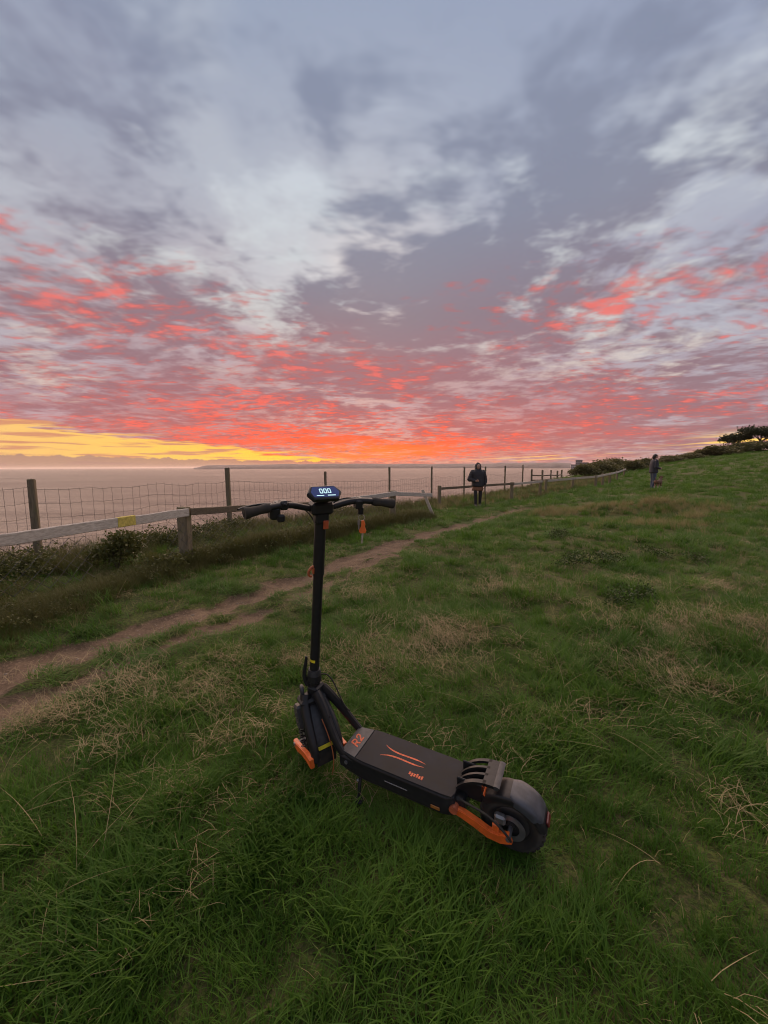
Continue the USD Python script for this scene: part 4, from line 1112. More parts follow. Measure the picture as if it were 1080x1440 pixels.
# side stand
obj("kick_stand", cat_([tube(curve([(0.610, 0.070, 0.100), (0.606, 0.088, 0.080), (0.598, 0.112, 0.030)], 10), 0.0075, n=10), chamfer_box(0.035, 0.030, 0.012, 0.003, (0.597, 0.116, 0.022))]), BLACK, sc, smooth=40)
obj("stand_bolt", trimesh.creation.icosphere(2, 0.006).apply_translation((0.612, 0.094, 0.092)), STEEL, sc, smooth=True)

# ---- key hanging from the ignition lock
lock = M[:3, :3] @ on_top(trimesh.Trimesh([(-0.024, -0.176, -0.040)] * 3, [(0, 1, 2)], process=False)).vertices[0] + M[:3, 3]
kf = thing("key_fob", "orange key tag with pale strap hanging from the scooter's ignition lock", "key ring", loc=lock)
kring = trimesh.creation.torus(0.013, 0.0012, major_sections=24, minor_sections=6)
obj("ring", frame_to(kring, (0, 0, -0.013), (1, 0, 0), (0, 0, 1), (0, -1, 0)), STEEL, kf, smooth=True)
obj("key", cat_([chamfer_box(0.010, 0.002, 0.020, 0.0008, (-0.012, 0.0, -0.035)), chamfer_box(0.005, 0.002, 0.022, 0.0006, (-0.012, 0.0, -0.054))]), STEEL, kf)
tagp = [(-0.004, 0.0), (0.006, 0.0), (0.012, -0.018), (0.010, -0.030), (0.016, -0.046), (0.012, -0.056), (-0.010, -0.056), (-0.016, -0.046), (-0.006, -0.026)]
obj("orange_tag", frame_to(prism(tagp, 0.006), (0.004, 0.003, -0.024), (1, 0, 0), (0, 0, 1), (0, -1, 0)), ORANGE, kf)
obj("strap", frame_to(prism([(-0.004, 0), (0.004, 0), (-0.001, -0.045), (-0.007, -0.044)], 0.002), (0.004, 0.001, -0.080), (1, 0, 0), (0, 0, 1), (0, -1, 0)), mat("pale_webbing", (0.38, 0.33, 0.26), 0.8), kf)
# ------------------------------------------------------------------ people and dog
def capsules(chains, pitch=0.022, smooth_steps=6):
    """one continuous body: every chain is a list of (point, radius); neighbours are hulled, all are joined and smoothed"""
    whole = []
    for ch in chains:
        for (p, r), (q, t) in zip(ch[:-1], ch[1:]):
            a = m3.Manifold.sphere(r, 16).translate([float(v) for v in p]); b = m3.Manifold.sphere(t, 16).translate([float(v) for v in q])
            whole.append(m3.Manifold.batch_hull([a, b]))
    body = m3.Manifold.batch_boolean(whole, m3.OpType.Add).refine_to_length(pitch)
    mm = body.to_mesh()
    t = trimesh.Trimesh(mm.vert_properties[:, :3], mm.tri_verts, process=True)
    if smooth_steps:
        trimesh.smoothing.filter_taubin(t, lamb=0.5, nu=0.53, iterations=smooth_steps)
    return t

def hand_chains(wrist, d, palm_n, thumb, size=1.0, curl=0.5):
    """palm, four unequal fingers and a thumb; d: hand direction, palm_n: the way the palm faces, thumb: side of the thumb"""
    wrist, d, palm_n, thumb = (np.asarray(v, float) for v in (wrist, d, palm_n, thumb))
    d /= np.linalg.norm(d); thumb = thumb - d * (thumb @ d); thumb /= np.linalg.norm(thumb)
    pn = np.cross(d, thumb); pn *= np.sign(pn @ palm_n) or 1
    out = []
    for k, (o, L) in enumerate(((0.030, 0.075), (0.010, 0.083), (-0.010, 0.077), (-0.029, 0.060))):
        base = wrist + d * 0.088 * size + thumb * o * size
        out.append([(wrist + d * 0.01 + thumb * o * 0.5 * size, 0.014), (base, 0.0115)])
        p, ang = base, 0.25
        ch = [(p, 0.010)]
        for f in (0.45, 0.32, 0.23):
            ang += curl
            p = p + L * f * size * (d * math.cos(ang) + pn * math.sin(ang))
            ch.append((p, 0.0085))
        out.append(ch)
    t0 = wrist + d * 0.028 + thumb * 0.026
    t1 = t0 + (d * 0.6 + thumb * 0.65 + pn * 0.35) * 0.040
    out.append([(t0, 0.014), (t1, 0.0105), (t1 + (d * 0.85 + thumb * 0.15 + pn * 0.45) * 0.030, 0.0095)])
    return out

SKIN = mat("skin", (0.40, 0.24, 0.18), 0.55, var=0.12, scale=20)
DOWN = mat("dark_padded_cloth", (0.022, 0.021, 0.026), 0.7, var=0.3, scale=25, bump=0.2)
NAVY = mat("navy_cloth", (0.030, 0.032, 0.045), 0.8, var=0.3, scale=30)
RUST = mat("rust_cloth", (0.22, 0.105, 0.065), 0.85, var=0.2, scale=30)
DARKLEG = mat("dark_legging", (0.020, 0.018, 0.018), 0.85, var=0.2, scale=30)
DENIM = mat("blue_denim", (0.060, 0.082, 0.125), 0.85, var=0.25, scale=35)
BOOT = mat("boot_leather", (0.025, 0.020, 0.016), 0.6, var=0.3, scale=30)
HAIR = mat("dark_hair", (0.025, 0.018, 0.014), 0.6, var=0.3, scale=60)
EYE_M = mat("eye_dark", (0.03, 0.025, 0.02), 0.2)
LIP = mat("lip", (0.30, 0.12, 0.10), 0.5)

def head_mesh(c, face, up=(0, 0, 1), s=1.0):
    """a head with brow, nose, chin and ears, centred at c, looking along face"""
    m = trimesh.creation.icosphere(4, 1.0)
    v = m.vertices.copy()
    f, l, z = v[:, 0].copy(), v[:, 1].copy(), v[:, 2].copy()
    x = f * 0.098; y = l * 0.076; w = z * 0.118
    jaw = smooth(0.1, -1.0, z)
    y *= 1 - 0.32 * jaw; x *= 1 - 0.10 * jaw
    x += 0.012 * jaw * (f > 0)
    x += 0.026 * np.exp(-((l / 0.16) ** 2 + ((z + 0.12) / 0.20) ** 2)) * (f > 0)
    x -= 0.010 * (np.exp(-(((np.abs(l) - 0.36) / 0.17) ** 2 + ((z - 0.06) / 0.12) ** 2))) * (f > 0)
    x += 0.006 * np.exp(-((l / 0.45) ** 2 + ((z - 0.24) / 0.10) ** 2)) * (f > 0)
    x += 0.006 * np.exp(-((l / 0.22) ** 2 + ((z + 0.50) / 0.09) ** 2)) * (f > 0)
    y += np.sign(l) * 0.016 * np.exp(-(((f + 0.05) / 0.16) ** 2 + ((z - 0.0) / 0.22) ** 2)) * (np.abs(l) > 0.7)
    m.vertices = np.column_stack([x, y, w]) * s
    face = np.asarray(face, float); face /= np.linalg.norm(face); up = np.asarray(up, float)
    left = np.cross(up, face); left /= np.linalg.norm(left); up = np.cross(face, left)
    eyes = [trimesh.creation.icosphere(2, 0.011).apply_translation((0.078, q * 0.028, 0.008)) for q in (1, -1)]
    lips = trimesh.creation.icosphere(2, 1.0); lips.vertices *= [0.008, 0.024, 0.007]; lips.apply_translation((0.094, 0, -0.058))
    return frame_to(m, c, face, left, up), [frame_to(e, c, face, left, up) for e in eyes], frame_to(lips, c, face, left, up), (face, left, up)

def loop_cloth(rings, n=36):
    """a garment through elliptical rings: (centre, half width across, half depth, across direction)"""
    v = []; f = []
    for c, a, b, ax in rings:
        ax = np.asarray(ax, float); ax /= np.linalg.norm(ax); fw = np.array([-ax[1], ax[0], 0])
        for k in range(n):
            t = 2 * PI * k / n
            ct, st = math.cos(t), math.sin(t)
            e = 0.85
            v.append(np.asarray(c) + ax * a * np.sign(ct) * abs(ct) ** e + fw * b * np.sign(st) * abs(st) ** e)
    for k in range(len(rings) - 1):
        for i in range(n):
            p, q = k * n + i, k * n + (i + 1) % n
            f += [(p, q, q + n), (p, q + n, p + n)]
    b = len(v); v += [np.mean(v[:n], 0), np.mean(v[-n:], 0)]
    for i in range(n):
        f += [(b, (i + 1) % n, i), (b + 1, b - n + i, b - n + (i + 1) % n)]
    return trimesh.Trimesh(np.array(v), np.array(f), process=False)

def puff(m, amp, freq):
    """quilting: cross ribs along the height"""
    n = m.vertex_normals
    m.vertices = m.vertices + n * (amp * np.abs(np.sin(m.vertices[:, 2] * freq)))[:, None] + n * (0.02 * (meshkit.noise(m.vertices * 9, 4) - 0.5))[:, None]
    return m

# ---- walker on the path: local x to the right of the picture, y away, z up; faces the viewer (-y)
wp = at(671, 713, -0.20); wz = float(height(wp[0], wp[1])) + 0.01
walker = thing("person", "person in a dark puffy hooded jacket and rust shorts walking the path towards the viewer", "person", loc=(wp[0], wp[1], wz), rot=0.0)
H = 1.0
hipL, hipR = (0.085, 0.0, 0.86), (-0.085, 0.0, 0.86)       # picture right / left
legs = [[(hipL, 0.085), ((0.105, -0.03, 0.47), 0.056), ((0.115, 0.06, 0.09), 0.040), ((0.12, -0.04, 0.045), 0.036), ((0.125, -0.13, 0.03), 0.026)],
        [(hipR, 0.085), ((-0.100, -0.10, 0.48), 0.056), ((-0.095, -0.12, 0.09), 0.040), ((-0.095, -0.20, 0.045), 0.036), ((-0.10, -0.29, 0.03), 0.026)]]
torso = [[((0, 0, 0.86), 0.12), ((0, 0.01, 1.10), 0.12), ((0, 0.0, 1.32), 0.13)], [((-0.15, 0, 1.36), 0.075), ((0.15, 0, 1.36), 0.075)], [((0, 0.0, 1.36), 0.07), ((0, -0.02, 1.50), 0.052)], [(hipL, 0.095), (hipR, 0.095)]]
armL = [((0.20, 0, 1.35), 0.060), ((0.27, 0.02, 1.08), 0.046), ((0.265, -0.03, 0.84), 0.033)]
armR = [((-0.20, 0, 1.35), 0.060), ((-0.31, 0.0, 1.09), 0.046), ((-0.12, -0.20, 1.02), 0.033)]
hands = hand_chains((0.265, -0.03, 0.84), (0.0, -0.12, -1), (-1, 0, 0), (0, -1, 0), curl=0.55) + hand_chains((-0.12, -0.20, 1.02), (0.9, -0.3, 0.15), (0, 0, -1), (0, -0.2, 1), curl=0.6)
obj("body", capsules(legs + torso + [armL, armR] + hands, 0.022, 5), SKIN, walker, smooth=True)
hm, eyes, lips, ax3 = head_mesh((0, -0.035, 1.575), (-0.05, -1, -0.22))
hd = obj("head", hm, SKIN, walker, smooth=True)
for e in eyes: obj("eye", e, EYE_M, hd, smooth=True)
obj("mouth", lips, LIP, hd, smooth=True)
jk = loop_cloth([((0, 0.0, 0.80), 0.205, 0.165, (1, 0, 0)), ((0, 0.0, 0.83), 0.225, 0.180, (1, 0, 0)), ((0, 0.0, 0.95), 0.235, 0.190, (1, 0, 0)), ((0, 0.005, 1.10), 0.235, 0.190, (1, 0, 0)), ((0, 0.005, 1.24), 0.25, 0.185, (1, 0, 0)), ((0, 0.0, 1.35), 0.245, 0.160, (1, 0, 0)), ((0, 0.0, 1.425), 0.175, 0.125, (1, 0, 0)), ((0, -0.005, 1.47), 0.105, 0.100, (1, 0, 0))])
for _ in range(1): jk = jk.subdivide()
jacket = obj("jacket", puff(jk, 0.014, 40), DOWN, walker, smooth=True)
sl1 = capsules([[((0.205, 0, 1.35), 0.098), ((0.285, 0.02, 1.09), 0.082), ((0.272, -0.02, 0.90), 0.062)]], 0.02, 4)
sl2 = capsules([[((-0.205, 0, 1.35), 0.098), ((-0.325, 0.0, 1.09), 0.084), ((-0.165, -0.16, 1.025), 0.062)]], 0.02, 4)
for q in (sl1, sl2): obj("sleeve", puff(q, 0.010, 45), DOWN, jacket, smooth=True)
hood = capsules([[((0, 0.035, 1.60), 0.118), ((0, 0.03, 1.66), 0.085), ((0, 0.03, 1.705), 0.045)], [((0, 0.05, 1.60), 0.118), ((0, 0.04, 1.47), 0.125)], [((0.07, -0.02, 1.50), 0.055), ((-0.07, -0.02, 1.50), 0.055)], [((0.085, -0.045, 1.57), 0.030), ((0.05, -0.06, 1.665), 0.028), ((-0.05, -0.06, 1.665), 0.028), ((-0.085, -0.045, 1.57), 0.030)]], 0.02, 4)
obj("hood", hood, DOWN, jacket, smooth=True)
sh = loop_cloth([((0, 0, 0.64), 0.215, 0.135, (1, 0, 0)), ((0, 0, 0.70), 0.215, 0.145, (1, 0, 0)), ((0, 0, 0.86), 0.19, 0.145, (1, 0, 0)), ((0, 0, 0.93), 0.17, 0.13, (1, 0, 0))])
obj("shorts", sh, RUST, walker, smooth=True)
for lg in legs:
    l2 = [(p, r + 0.012) for p, r in lg[:3]]
    l2[0] = (np.asarray(lg[0][0]) * 0.5 + np.asarray(lg[1][0]) * 0.5, 0.078)
    obj("legging", capsules([l2], 0.02, 3), DARKLEG, walker, smooth=True)
    foot = [(np.asarray(p) + [0, 0, 0.0], r + 0.016) for p, r in lg[2:]]
    obj("boot", capsules([foot], 0.02, 3), BOOT, walker, smooth=True)
obj("walking_stick", tube([(0.275, -0.09, 0.90), (0.285, -0.10, 0.45), (0.292, -0.11, 0.0)], 0.011, n=8), BOOT, walker, smooth=True)

# ---- standing person further off, seen side on, with a small dog
sp = at_y(917, 689, 19.3); sz_ = float(height(sp[0], sp[1]))
stander = thing("person", "person in a dark navy jacket and blue jeans standing on the grass with a dog", "person", loc=(sp[0], sp[1], sz_), rot=math.radians(-8))
hL, hR = (0.0, -0.085, 0.90), (0.0, 0.085, 0.90)            # faces +x (picture right)
legs = [[(hL, 0.090), ((0.02, -0.095, 0.49), 0.060), ((-0.05, -0.10, 0.09), 0.043), ((0.03, -0.10, 0.05), 0.038), ((0.13, -0.105, 0.03), 0.028)],
        [(hR, 0.090), ((0.03, 0.095, 0.49), 0.060), ((0.0, 0.10, 0.09), 0.043), ((0.08, 0.10, 0.05), 0.038), ((0.18, 0.105, 0.03), 0.028)]]
torso = [[((0, 0, 0.92), 0.12), ((0.0, 0, 1.15), 0.125), ((0.02, 0, 1.38), 0.125)], [((0.01, -0.15, 1.42), 0.075), ((0.01, 0.15, 1.42), 0.075)], [((0.01, 0, 1.42), 0.07), ((0.04, 0, 1.56), 0.055)], [(hL, 0.1), (hR, 0.1)]]
aN = [((0.01, -0.20, 1.41), 0.062), ((-0.02, -0.24, 1.13), 0.048), ((0.20, -0.18, 1.05), 0.034)]
aF = [((0.01, 0.20, 1.41), 0.062), ((-0.02, 0.24, 1.13), 0.048), ((0.21, 0.16, 1.07), 0.034)]
hands = hand_chains((0.20, -0.18, 1.05), (1, 0.2, 0.05), (0, 1, 0), (0, 0, 1), curl=0.75) + hand_chains((0.21, 0.16, 1.07), (1, -0.2, 0.05), (0, -1, 0), (0, 0, 1), curl=0.75)
obj("body", capsules(legs + torso + [aN, aF] + hands, 0.022, 5), SKIN, stander, smooth=True)
hm, eyes, lips, _ = head_mesh((0.055, 0, 1.655), (1, -0.1, -0.30))
hd = obj("head", hm, SKIN, stander, smooth=True)
for e in eyes: obj("eye", e, EYE_M, hd, smooth=True)
obj("mouth", lips, LIP, hd, smooth=True)
obj("hair", capsules([[((0.028, 0, 1.690), 0.092), ((-0.01, 0, 1.665), 0.086), ((-0.03, 0, 1.60), 0.075)]], 0.02, 3), HAIR, hd, smooth=True)
jk = loop_cloth([((0, 0, 0.84), 0.205, 0.160, (0, 1, 0)), ((0, 0, 0.90), 0.210, 0.165, (0, 1, 0)), ((0, 0, 1.12), 0.210, 0.160, (0, 1, 0)), ((0.01, 0, 1.30), 0.230, 0.165, (0, 1, 0)), ((0.01, 0, 1.42), 0.225, 0.135, (0, 1, 0)), ((0.02, 0, 1.48), 0.14, 0.105, (0, 1, 0)), ((0.03, 0, 1.53), 0.085, 0.085, (0, 1, 0))]).subdivide()
jacket = obj("jacket", puff(jk, 0.004, 30), NAVY, stander, smooth=True)
for a_ in (aN, aF):
    obj("sleeve", capsules([[(a_[0][0], 0.082), (a_[1][0], 0.066), (np.asarray(a_[2][0]) * 0.92 + np.asarray(a_[1][0]) * 0.08, 0.048)]], 0.02, 4), NAVY, jacket, smooth=True)
for lg in legs:
    l2 = [(p, r + 0.014) for p, r in lg[:3]]
    obj("trouser_leg", capsules([l2], 0.02, 3), DENIM, stander, smooth=True)
    obj("boot", capsules([[(p, r + 0.014) for p, r in lg[2:]]], 0.02, 3), BOOT, stander, smooth=True)
hips = capsules([[(hL, 0.112), (hR, 0.112)], [(hL, 0.112), ((0.0, 0.0, 0.97), 0.118), (hR, 0.112)]], 0.02, 3)
obj("trouser_seat", hips, DENIM, stander, smooth=True)

FUR = mat("tan_fur", (0.20, 0.115, 0.070), 0.9, var=0.4, scale=30, color2=(0.11, 0.065, 0.045))
PALEFUR = mat("pale_fur", (0.45, 0.38, 0.30), 0.9, var=0.3, scale=30)
dp = at_y(924, 690, 19.0); dz = float(height(dp[0], dp[1])) + 0.01
dog = thing("dog", "small tan dog with pale legs standing close beside the person in jeans", "dog", loc=(dp[0] + 0.03, dp[1], dz), rot=math.radians(35), scale=1.0)
dg = [[((-0.20, 0, 0.36), 0.085), ((-0.05, 0, 0.355), 0.088), ((0.14, 0, 0.36), 0.105), ((0.19, 0, 0.39), 0.095)], [((0.19, 0, 0.41), 0.080), ((0.29, 0, 0.53), 0.058), ((0.33, 0, 0.57), 0.062)], [((0.33, 0, 0.57), 0.068), ((0.40, 0, 0.555), 0.042), ((0.455, 0, 0.54), 0.027)],
      [((-0.25, 0, 0.40), 0.030), ((-0.34, 0, 0.48), 0.022), ((-0.39, 0, 0.58), 0.014)]]
for s in (1, -1):
    dg += [[((0.16, s * 0.06, 0.34), 0.055), ((0.14, s * 0.065, 0.22), 0.034), ((0.155, s * 0.065, 0.13), 0.024), ((0.150, s * 0.065, 0.03), 0.020), ((0.175, s * 0.065, 0.022), 0.022)],
           [((-0.20, s * 0.055, 0.36), 0.075), ((-0.13, s * 0.07, 0.235), 0.046), ((-0.24, s * 0.07, 0.135), 0.024), ((-0.225, s * 0.07, 0.03), 0.019), ((-0.195, s * 0.07, 0.022), 0.022)],
           [((0.305, s * 0.045, 0.625), 0.022), ((0.290, s * 0.068, 0.58), 0.018), ((0.300, s * 0.074, 0.535), 0.010)]]
db = obj("body", capsules(dg, 0.016, 3), FUR, dog, smooth=True)
obj("nose", trimesh.creation.icosphere(2, 0.014).apply_translation((0.480, 0, 0.548)), EYE_M, dog, smooth=True)
for s in (1, -1):
    obj("eye", trimesh.creation.icosphere(2, 0.009).apply_translation((0.385, s * 0.036, 0.590)), EYE_M, dog, smooth=True)
    obj("sock", capsules([[((0.154, s * 0.065, 0.14), 0.026), ((0.151, s * 0.065, 0.03), 0.0225)]], 0.014, 2), PALEFUR, dog, smooth=True)
    obj("sock", capsules([[((-0.238, s * 0.07, 0.13), 0.0255), ((-0.226, s * 0.07, 0.03), 0.0215)]], 0.014, 2), PALEFUR, dog, smooth=True)
obj("chest_patch", capsules([[((0.225, 0, 0.39), 0.070), ((0.275, 0, 0.47), 0.050)]], 0.014, 2), PALEFUR, dog, smooth=True)
# ------------------------------------------------------------------ bushes, scrub and trees
def crown(lobes, n, size, seed, flat=0.5):
    """foliage: small leaf clusters spread through overlapping lobes (centre, radii), denser near their skins"""
    rs = np.random.default_rng(seed)
    vol = np.array([np.prod(r) ** (2 / 3) for _, r in lobes]); vol /= vol.sum()
    V, F = [], []
    for k in rs.choice(len(lobes), n, p=vol):
        c, r = lobes[k]
        d = rs.normal(0, 1, 3); d /= np.linalg.norm(d)
        if d[2] < -0.35: d[2] *= -0.6
        q = rs.uniform(0.45, 1.08) ** 0.6
        p = np.asarray(c) + d * np.asarray(r) * q
        if meshkit.noise(p[None] * 2.6 / max(r), seed)[0] < 0.33 and q > 0.75: continue
        for _ in range(3):
            o = p + rs.normal(0, size * 0.7, 3)
            a = d * 0.5 + rs.normal(0, 0.7, 3); a /= np.linalg.norm(a)
            b = np.cross(a, rs.normal(0, 1, 3)); b /= np.linalg.norm(b)
            s = size * rs.uniform(0.6, 1.3); i = len(V)
            V += [o, o + a * s * 0.5 + b * s * 0.32, o + a * s, o + a * s * 0.5 - b * s * 0.32]
            F += [(i, i + 1, i + 2), (i, i + 2, i + 3)]
    return trimesh.Trimesh(np.array(V), np.array(F), process=False)

def limbs(lines, r0, r1, n=8):
    return cat_([tube(curve(l, 10), np.linspace(r0 * s, r1 * s, 10), n=n) for l, s in lines])

BARK = mat("bark", (0.075, 0.058, 0.042), 0.9, var=0.4, scale=12, bump=0.5)
SCRUB = leaf_material("scrub_leaf", (0.090, 0.092, 0.034), (0.160, 0.150, 0.060), (0.250, 0.215, 0.100), 0.5, 0.4, 0.5)
DARKTREE = leaf_material("dark_tree_leaf", (0.035, 0.046, 0.020), (0.060, 0.072, 0.032), (0.100, 0.105, 0.050), 0.4, 0.2, 0.5)

def bush(name, label, cat, p, lobes, n, leaf, stems, material, seed, group=None, scale=1.0, rot=0.0, stem_r=0.03):
    t = thing(name, label, cat, (p[0], p[1], float(height(p[0], p[1])) - 0.03), rot, scale, group)
    obj("crown", crown(lobes, n, leaf, seed), material, t, smooth=False)
    obj("trunk", limbs(stems, stem_r, stem_r * 0.35), BARK, t, smooth=40)
    return t

# bramble by the fence
p = at_y(165, 795, 5.15)
bush("bramble_bush", "rounded dark bramble bush growing against the netting below the pale rail", "bush", p,
     [((0, 0, 0.26), (0.30, 0.26, 0.24)), ((0.16, 0.05, 0.34), (0.18, 0.18, 0.17)), ((-0.16, 0, 0.20), (0.22, 0.20, 0.18)), ((0.05, 0, 0.45), (0.12, 0.12, 0.10))], 750, 0.050,
     [([(0, 0, 0), (0.05, 0, 0.2), (0.12, 0.02, 0.42)], 0.35), ([(0, 0, 0), (-0.08, 0.02, 0.16), (-0.2, 0, 0.30)], 0.3), ([(0, 0, 0), (0.0, -0.05, 0.2), (0.02, -0.1, 0.36)], 0.3)], LEAF, 3)
p = at_y(70, 800, 4.85)
bush("bramble_bush", "leafy low bramble at the foot of the nearest thin post", "bush", p,
     [((0, 0, 0.05), (0.24, 0.20, 0.10)), ((-0.20, 0, 0.07), (0.16, 0.16, 0.11)), ((0.22, 0.04, 0.05), (0.18, 0.16, 0.08))], 420, 0.050,
     [([(0, 0, 0), (0.1, 0, 0.12), (0.22, 0.0, 0.16)], 0.3), ([(0, 0, 0), (-0.1, 0.0, 0.14), (-0.25, 0, 0.2)], 0.3)], LEAF, 4)
p = at_y(215, 800, 5.0)
bush("bramble_bush", "small scrubby bramble between the rounded bush and the stout rail post", "bush", p,
     [((0, 0, 0.12), (0.24, 0.2, 0.16)), ((0.2, 0.1, 0.12), (0.2, 0.18, 0.14))], 360, 0.045,
     [([(0, 0, 0), (0.05, 0, 0.12), (0.1, 0.0, 0.22)], 0.3), ([(0, 0, 0), (-0.1, 0.0, 0.1), (-0.15, 0, 0.18)], 0.3)], LEAF, 5)

# dark patches of leafy weeds in the grass
def weed(label, px, py, w, d, h, n, seed):
    p = at(px, py, 0.05)
    t = thing("weed_clump", label, "weeds", (p[0], p[1], float(height(p[0], p[1]))), 0.3 * seed)
    obj("foliage", crown([((0, 0, h * 0.35), (w, d, h * 0.5)), ((w * 0.9, d * 0.3, h * 0.3), (w * 0.6, d * 0.6, h * 0.45)), ((-w * 0.9, -d * 0.2, h * 0.3), (w * 0.6, d * 0.5, h * 0.4))], int(n * 0.9), 0.028, seed), WEED, t, smooth=False)
    for q in (0.0, w * 0.5, -w * 0.5):
        obj("stalk", tube(curve([(q, 0, 0), (q + 0.02, 0.01, h * 0.4), (q + 0.04, 0, h * 0.8)], 6), np.linspace(0.005, 0.003, 6), n=6), BARK, t)
weed("broad dark weed patch, largest of those in the right hand grass", 830, 790, 0.42, 0.26, 0.20, 520, 11)
weed("dark weed patch nearest the viewer in the right hand grass", 885, 845, 0.28, 0.18, 0.16, 340, 12)
weed("small dark weed tuft at the left end of the broad patch", 785, 757, 0.26, 0.2, 0.17, 240, 13)
weed("little dark weed tuft on the smooth turf to the right of the broad patch", 975, 782, 0.20, 0.16, 0.12, 160, 14)
weed("dark weed tuft just below the pale tussock mound", 920, 778, 0.22, 0.18, 0.13, 180, 15)

# dry pale tussocks on the mounds before the standing person
def tussock(label, px, py, z, s, seed, n=180):
    rs = np.random.default_rng(seed)
    p = at(px, py, z)
    m = cat_([blades(n, 0.34, (0.18, 0.42), (0.004, 0.008), (0.2, 1.1), (0.3, 1.2), seg=4, rs=rs), blades(n // 2, 0.22, (0.2, 0.4), (0.004, 0.007), (0.05, 0.6), (0.2, 0.9), seg=4, rs=rs)])
    tag(obj("grass_tussock", m.apply_transform(trimesh.transformations.compose_matrix(scale=(s, s * 0.8, s * 0.8), translate=(p[0], p[1], float(height(p[0], p[1]))))), DRYGRASS, smooth=False), label, "tussock")
tussock("pale dry tussock on the mound right below the standing person", 925, 712, 0.12, 1.5, 21)
tussock("pale tussock to the left of the mound, towards the far rail fence", 838, 712, 0.05, 1.4, 22)
tussock("dark centred tussock in front of the mound", 935, 738, 0.05, 1.2, 23)
tussock("tussock at the right edge of the path beyond the bend", 775, 716, -0.05, 1.2, 24)
tussock("low wide tussock at the right end of the mound", 975, 722, 0.1, 1.2, 25)

# scrub along the skyline: one built, the others refer to it
lobes_a = [((0, 0, 0.9), (1.3, 1.1, 0.8)), ((0.9, 0.2, 0.7), (0.9, 0.8, 0.6)), ((-1.0, 0, 0.6), (0.9, 0.8, 0.55)), ((0.2, 0.3, 1.4), (0.7, 0.7, 0.5))]
stems_a = [([(0, 0, -0.1), (0.1, 0, 0.5), (0.3, 0.1, 1.2)], 1.2), ([(0, 0, -0.1), (-0.3, 0, 0.4), (-0.9, 0, 0.8)], 1.0), ([(0, 0, -0.1), (0.4, 0.1, 0.4), (0.9, 0.2, 0.9)], 1.0)]
SC = []
def scrub(px, py, y, s, label, rot, sz=None):
    p = at_y(px, py, y)
    sc_ = (s, s, sz or s)
    if not SC:
        SC.append(bush("scrub_bush", label, "bush", p, lobes_a, 1300, 0.20, stems_a, SCRUB, 41, scale=sc_, rot=rot, stem_r=0.07))
        return
    copy_of(SC[0].GetPath(), "scrub_bush", label, "bush", (p[0], p[1], float(height(p[0], p[1])) - 0.05), rot, sc_)
scrub(845, 655, 40, 1.35, "rounded scrub bush at the left end of the skyline hill, above the far rail fence", 0.0, 0.78)
scrub(868, 655, 44, 1.3, "second scrub bush of the skyline hill, just right of the rounded one", 1.3, 0.80)
scrub(825, 659, 38, 0.9, "low scrub bush on the cliff edge where the far rail fence ends", 2.2, 0.7)
scrub(890, 655, 42, 0.9, "low scrub bush left of the standing person's head", 3.3, 0.6)
scrub(905, 652, 46, 0.9, "scrub bush right behind the standing person", 4.1, 0.6)
scrub(945, 648, 52, 1.3, "wide low scrub bush to the right of the standing person on the skyline", 0.7, 0.5)
scrub(968, 645, 54, 1.2, "scrub bush halfway between the standing person and the dark trees", 5.2, 0.5)
scrub(990, 641, 56, 1.2, "taller scrub bush next to the dark trees, on their left", 2.6, 0.6)
scrub(1010, 638, 55, 1.4, "scrub bush at the left foot of the dark tree crown", 1.9, 0.75)
scrub(1035, 635, 57, 1.6, "scrub bush under the middle of the dark tree crown", 3.9, 0.8)
scrub(1065, 634, 57, 1.7, "scrub bush under the right end of the dark tree crown", 0.3, 0.8)
scrub(1100, 632, 58, 1.7, "scrub bush just past the right hand edge of the picture", 2.9, 0.8)

def tree(label, px, py, y, hgt, spread, seed, n):
    rs = np.random.default_rng(seed)
    p = at_y(px, py, y)
    t = thing("windswept_tree", label, "tree", (p[0], p[1], float(height(p[0], p[1])) - 0.1), 0)
    lobes, lines = [], []
    lines.append(([(0, 0, 0), (0.15, 0, hgt * 0.3), (0.05, 0.1, hgt * 0.55)], 1.0))
    for k in range(8):
        a = k * 0.8 + rs.uniform(-0.2, 0.2); r = spread * rs.uniform(0.3, 0.75)
        c = np.array([r * math.cos(a), r * 0.6 * math.sin(a), hgt * rs.uniform(0.62, 0.9)])
        lobes.append((c, (spread * rs.uniform(0.25, 0.42), spread * 0.3, hgt * rs.uniform(0.10, 0.17))))
        lines.append(([(0.05, 0.05, hgt * 0.4), c * [0.5, 0.5, 0.8], c], 0.45))
    obj("crown", crown(lobes, n, 0.26, seed), DARKTREE, t, smooth=False)
    obj("trunk", limbs(lines, 0.16, 0.06), BARK, t, smooth=40)
tree("dark windswept tree with a flat spreading crown on the right skyline, nearest the edge", 1068, 636, 60, 3.5, 3.6, 61, 1900)
tree("smaller dark windswept tree on the left side of the spreading crown", 1032, 638, 62, 2.9, 2.4, 62, 1200)

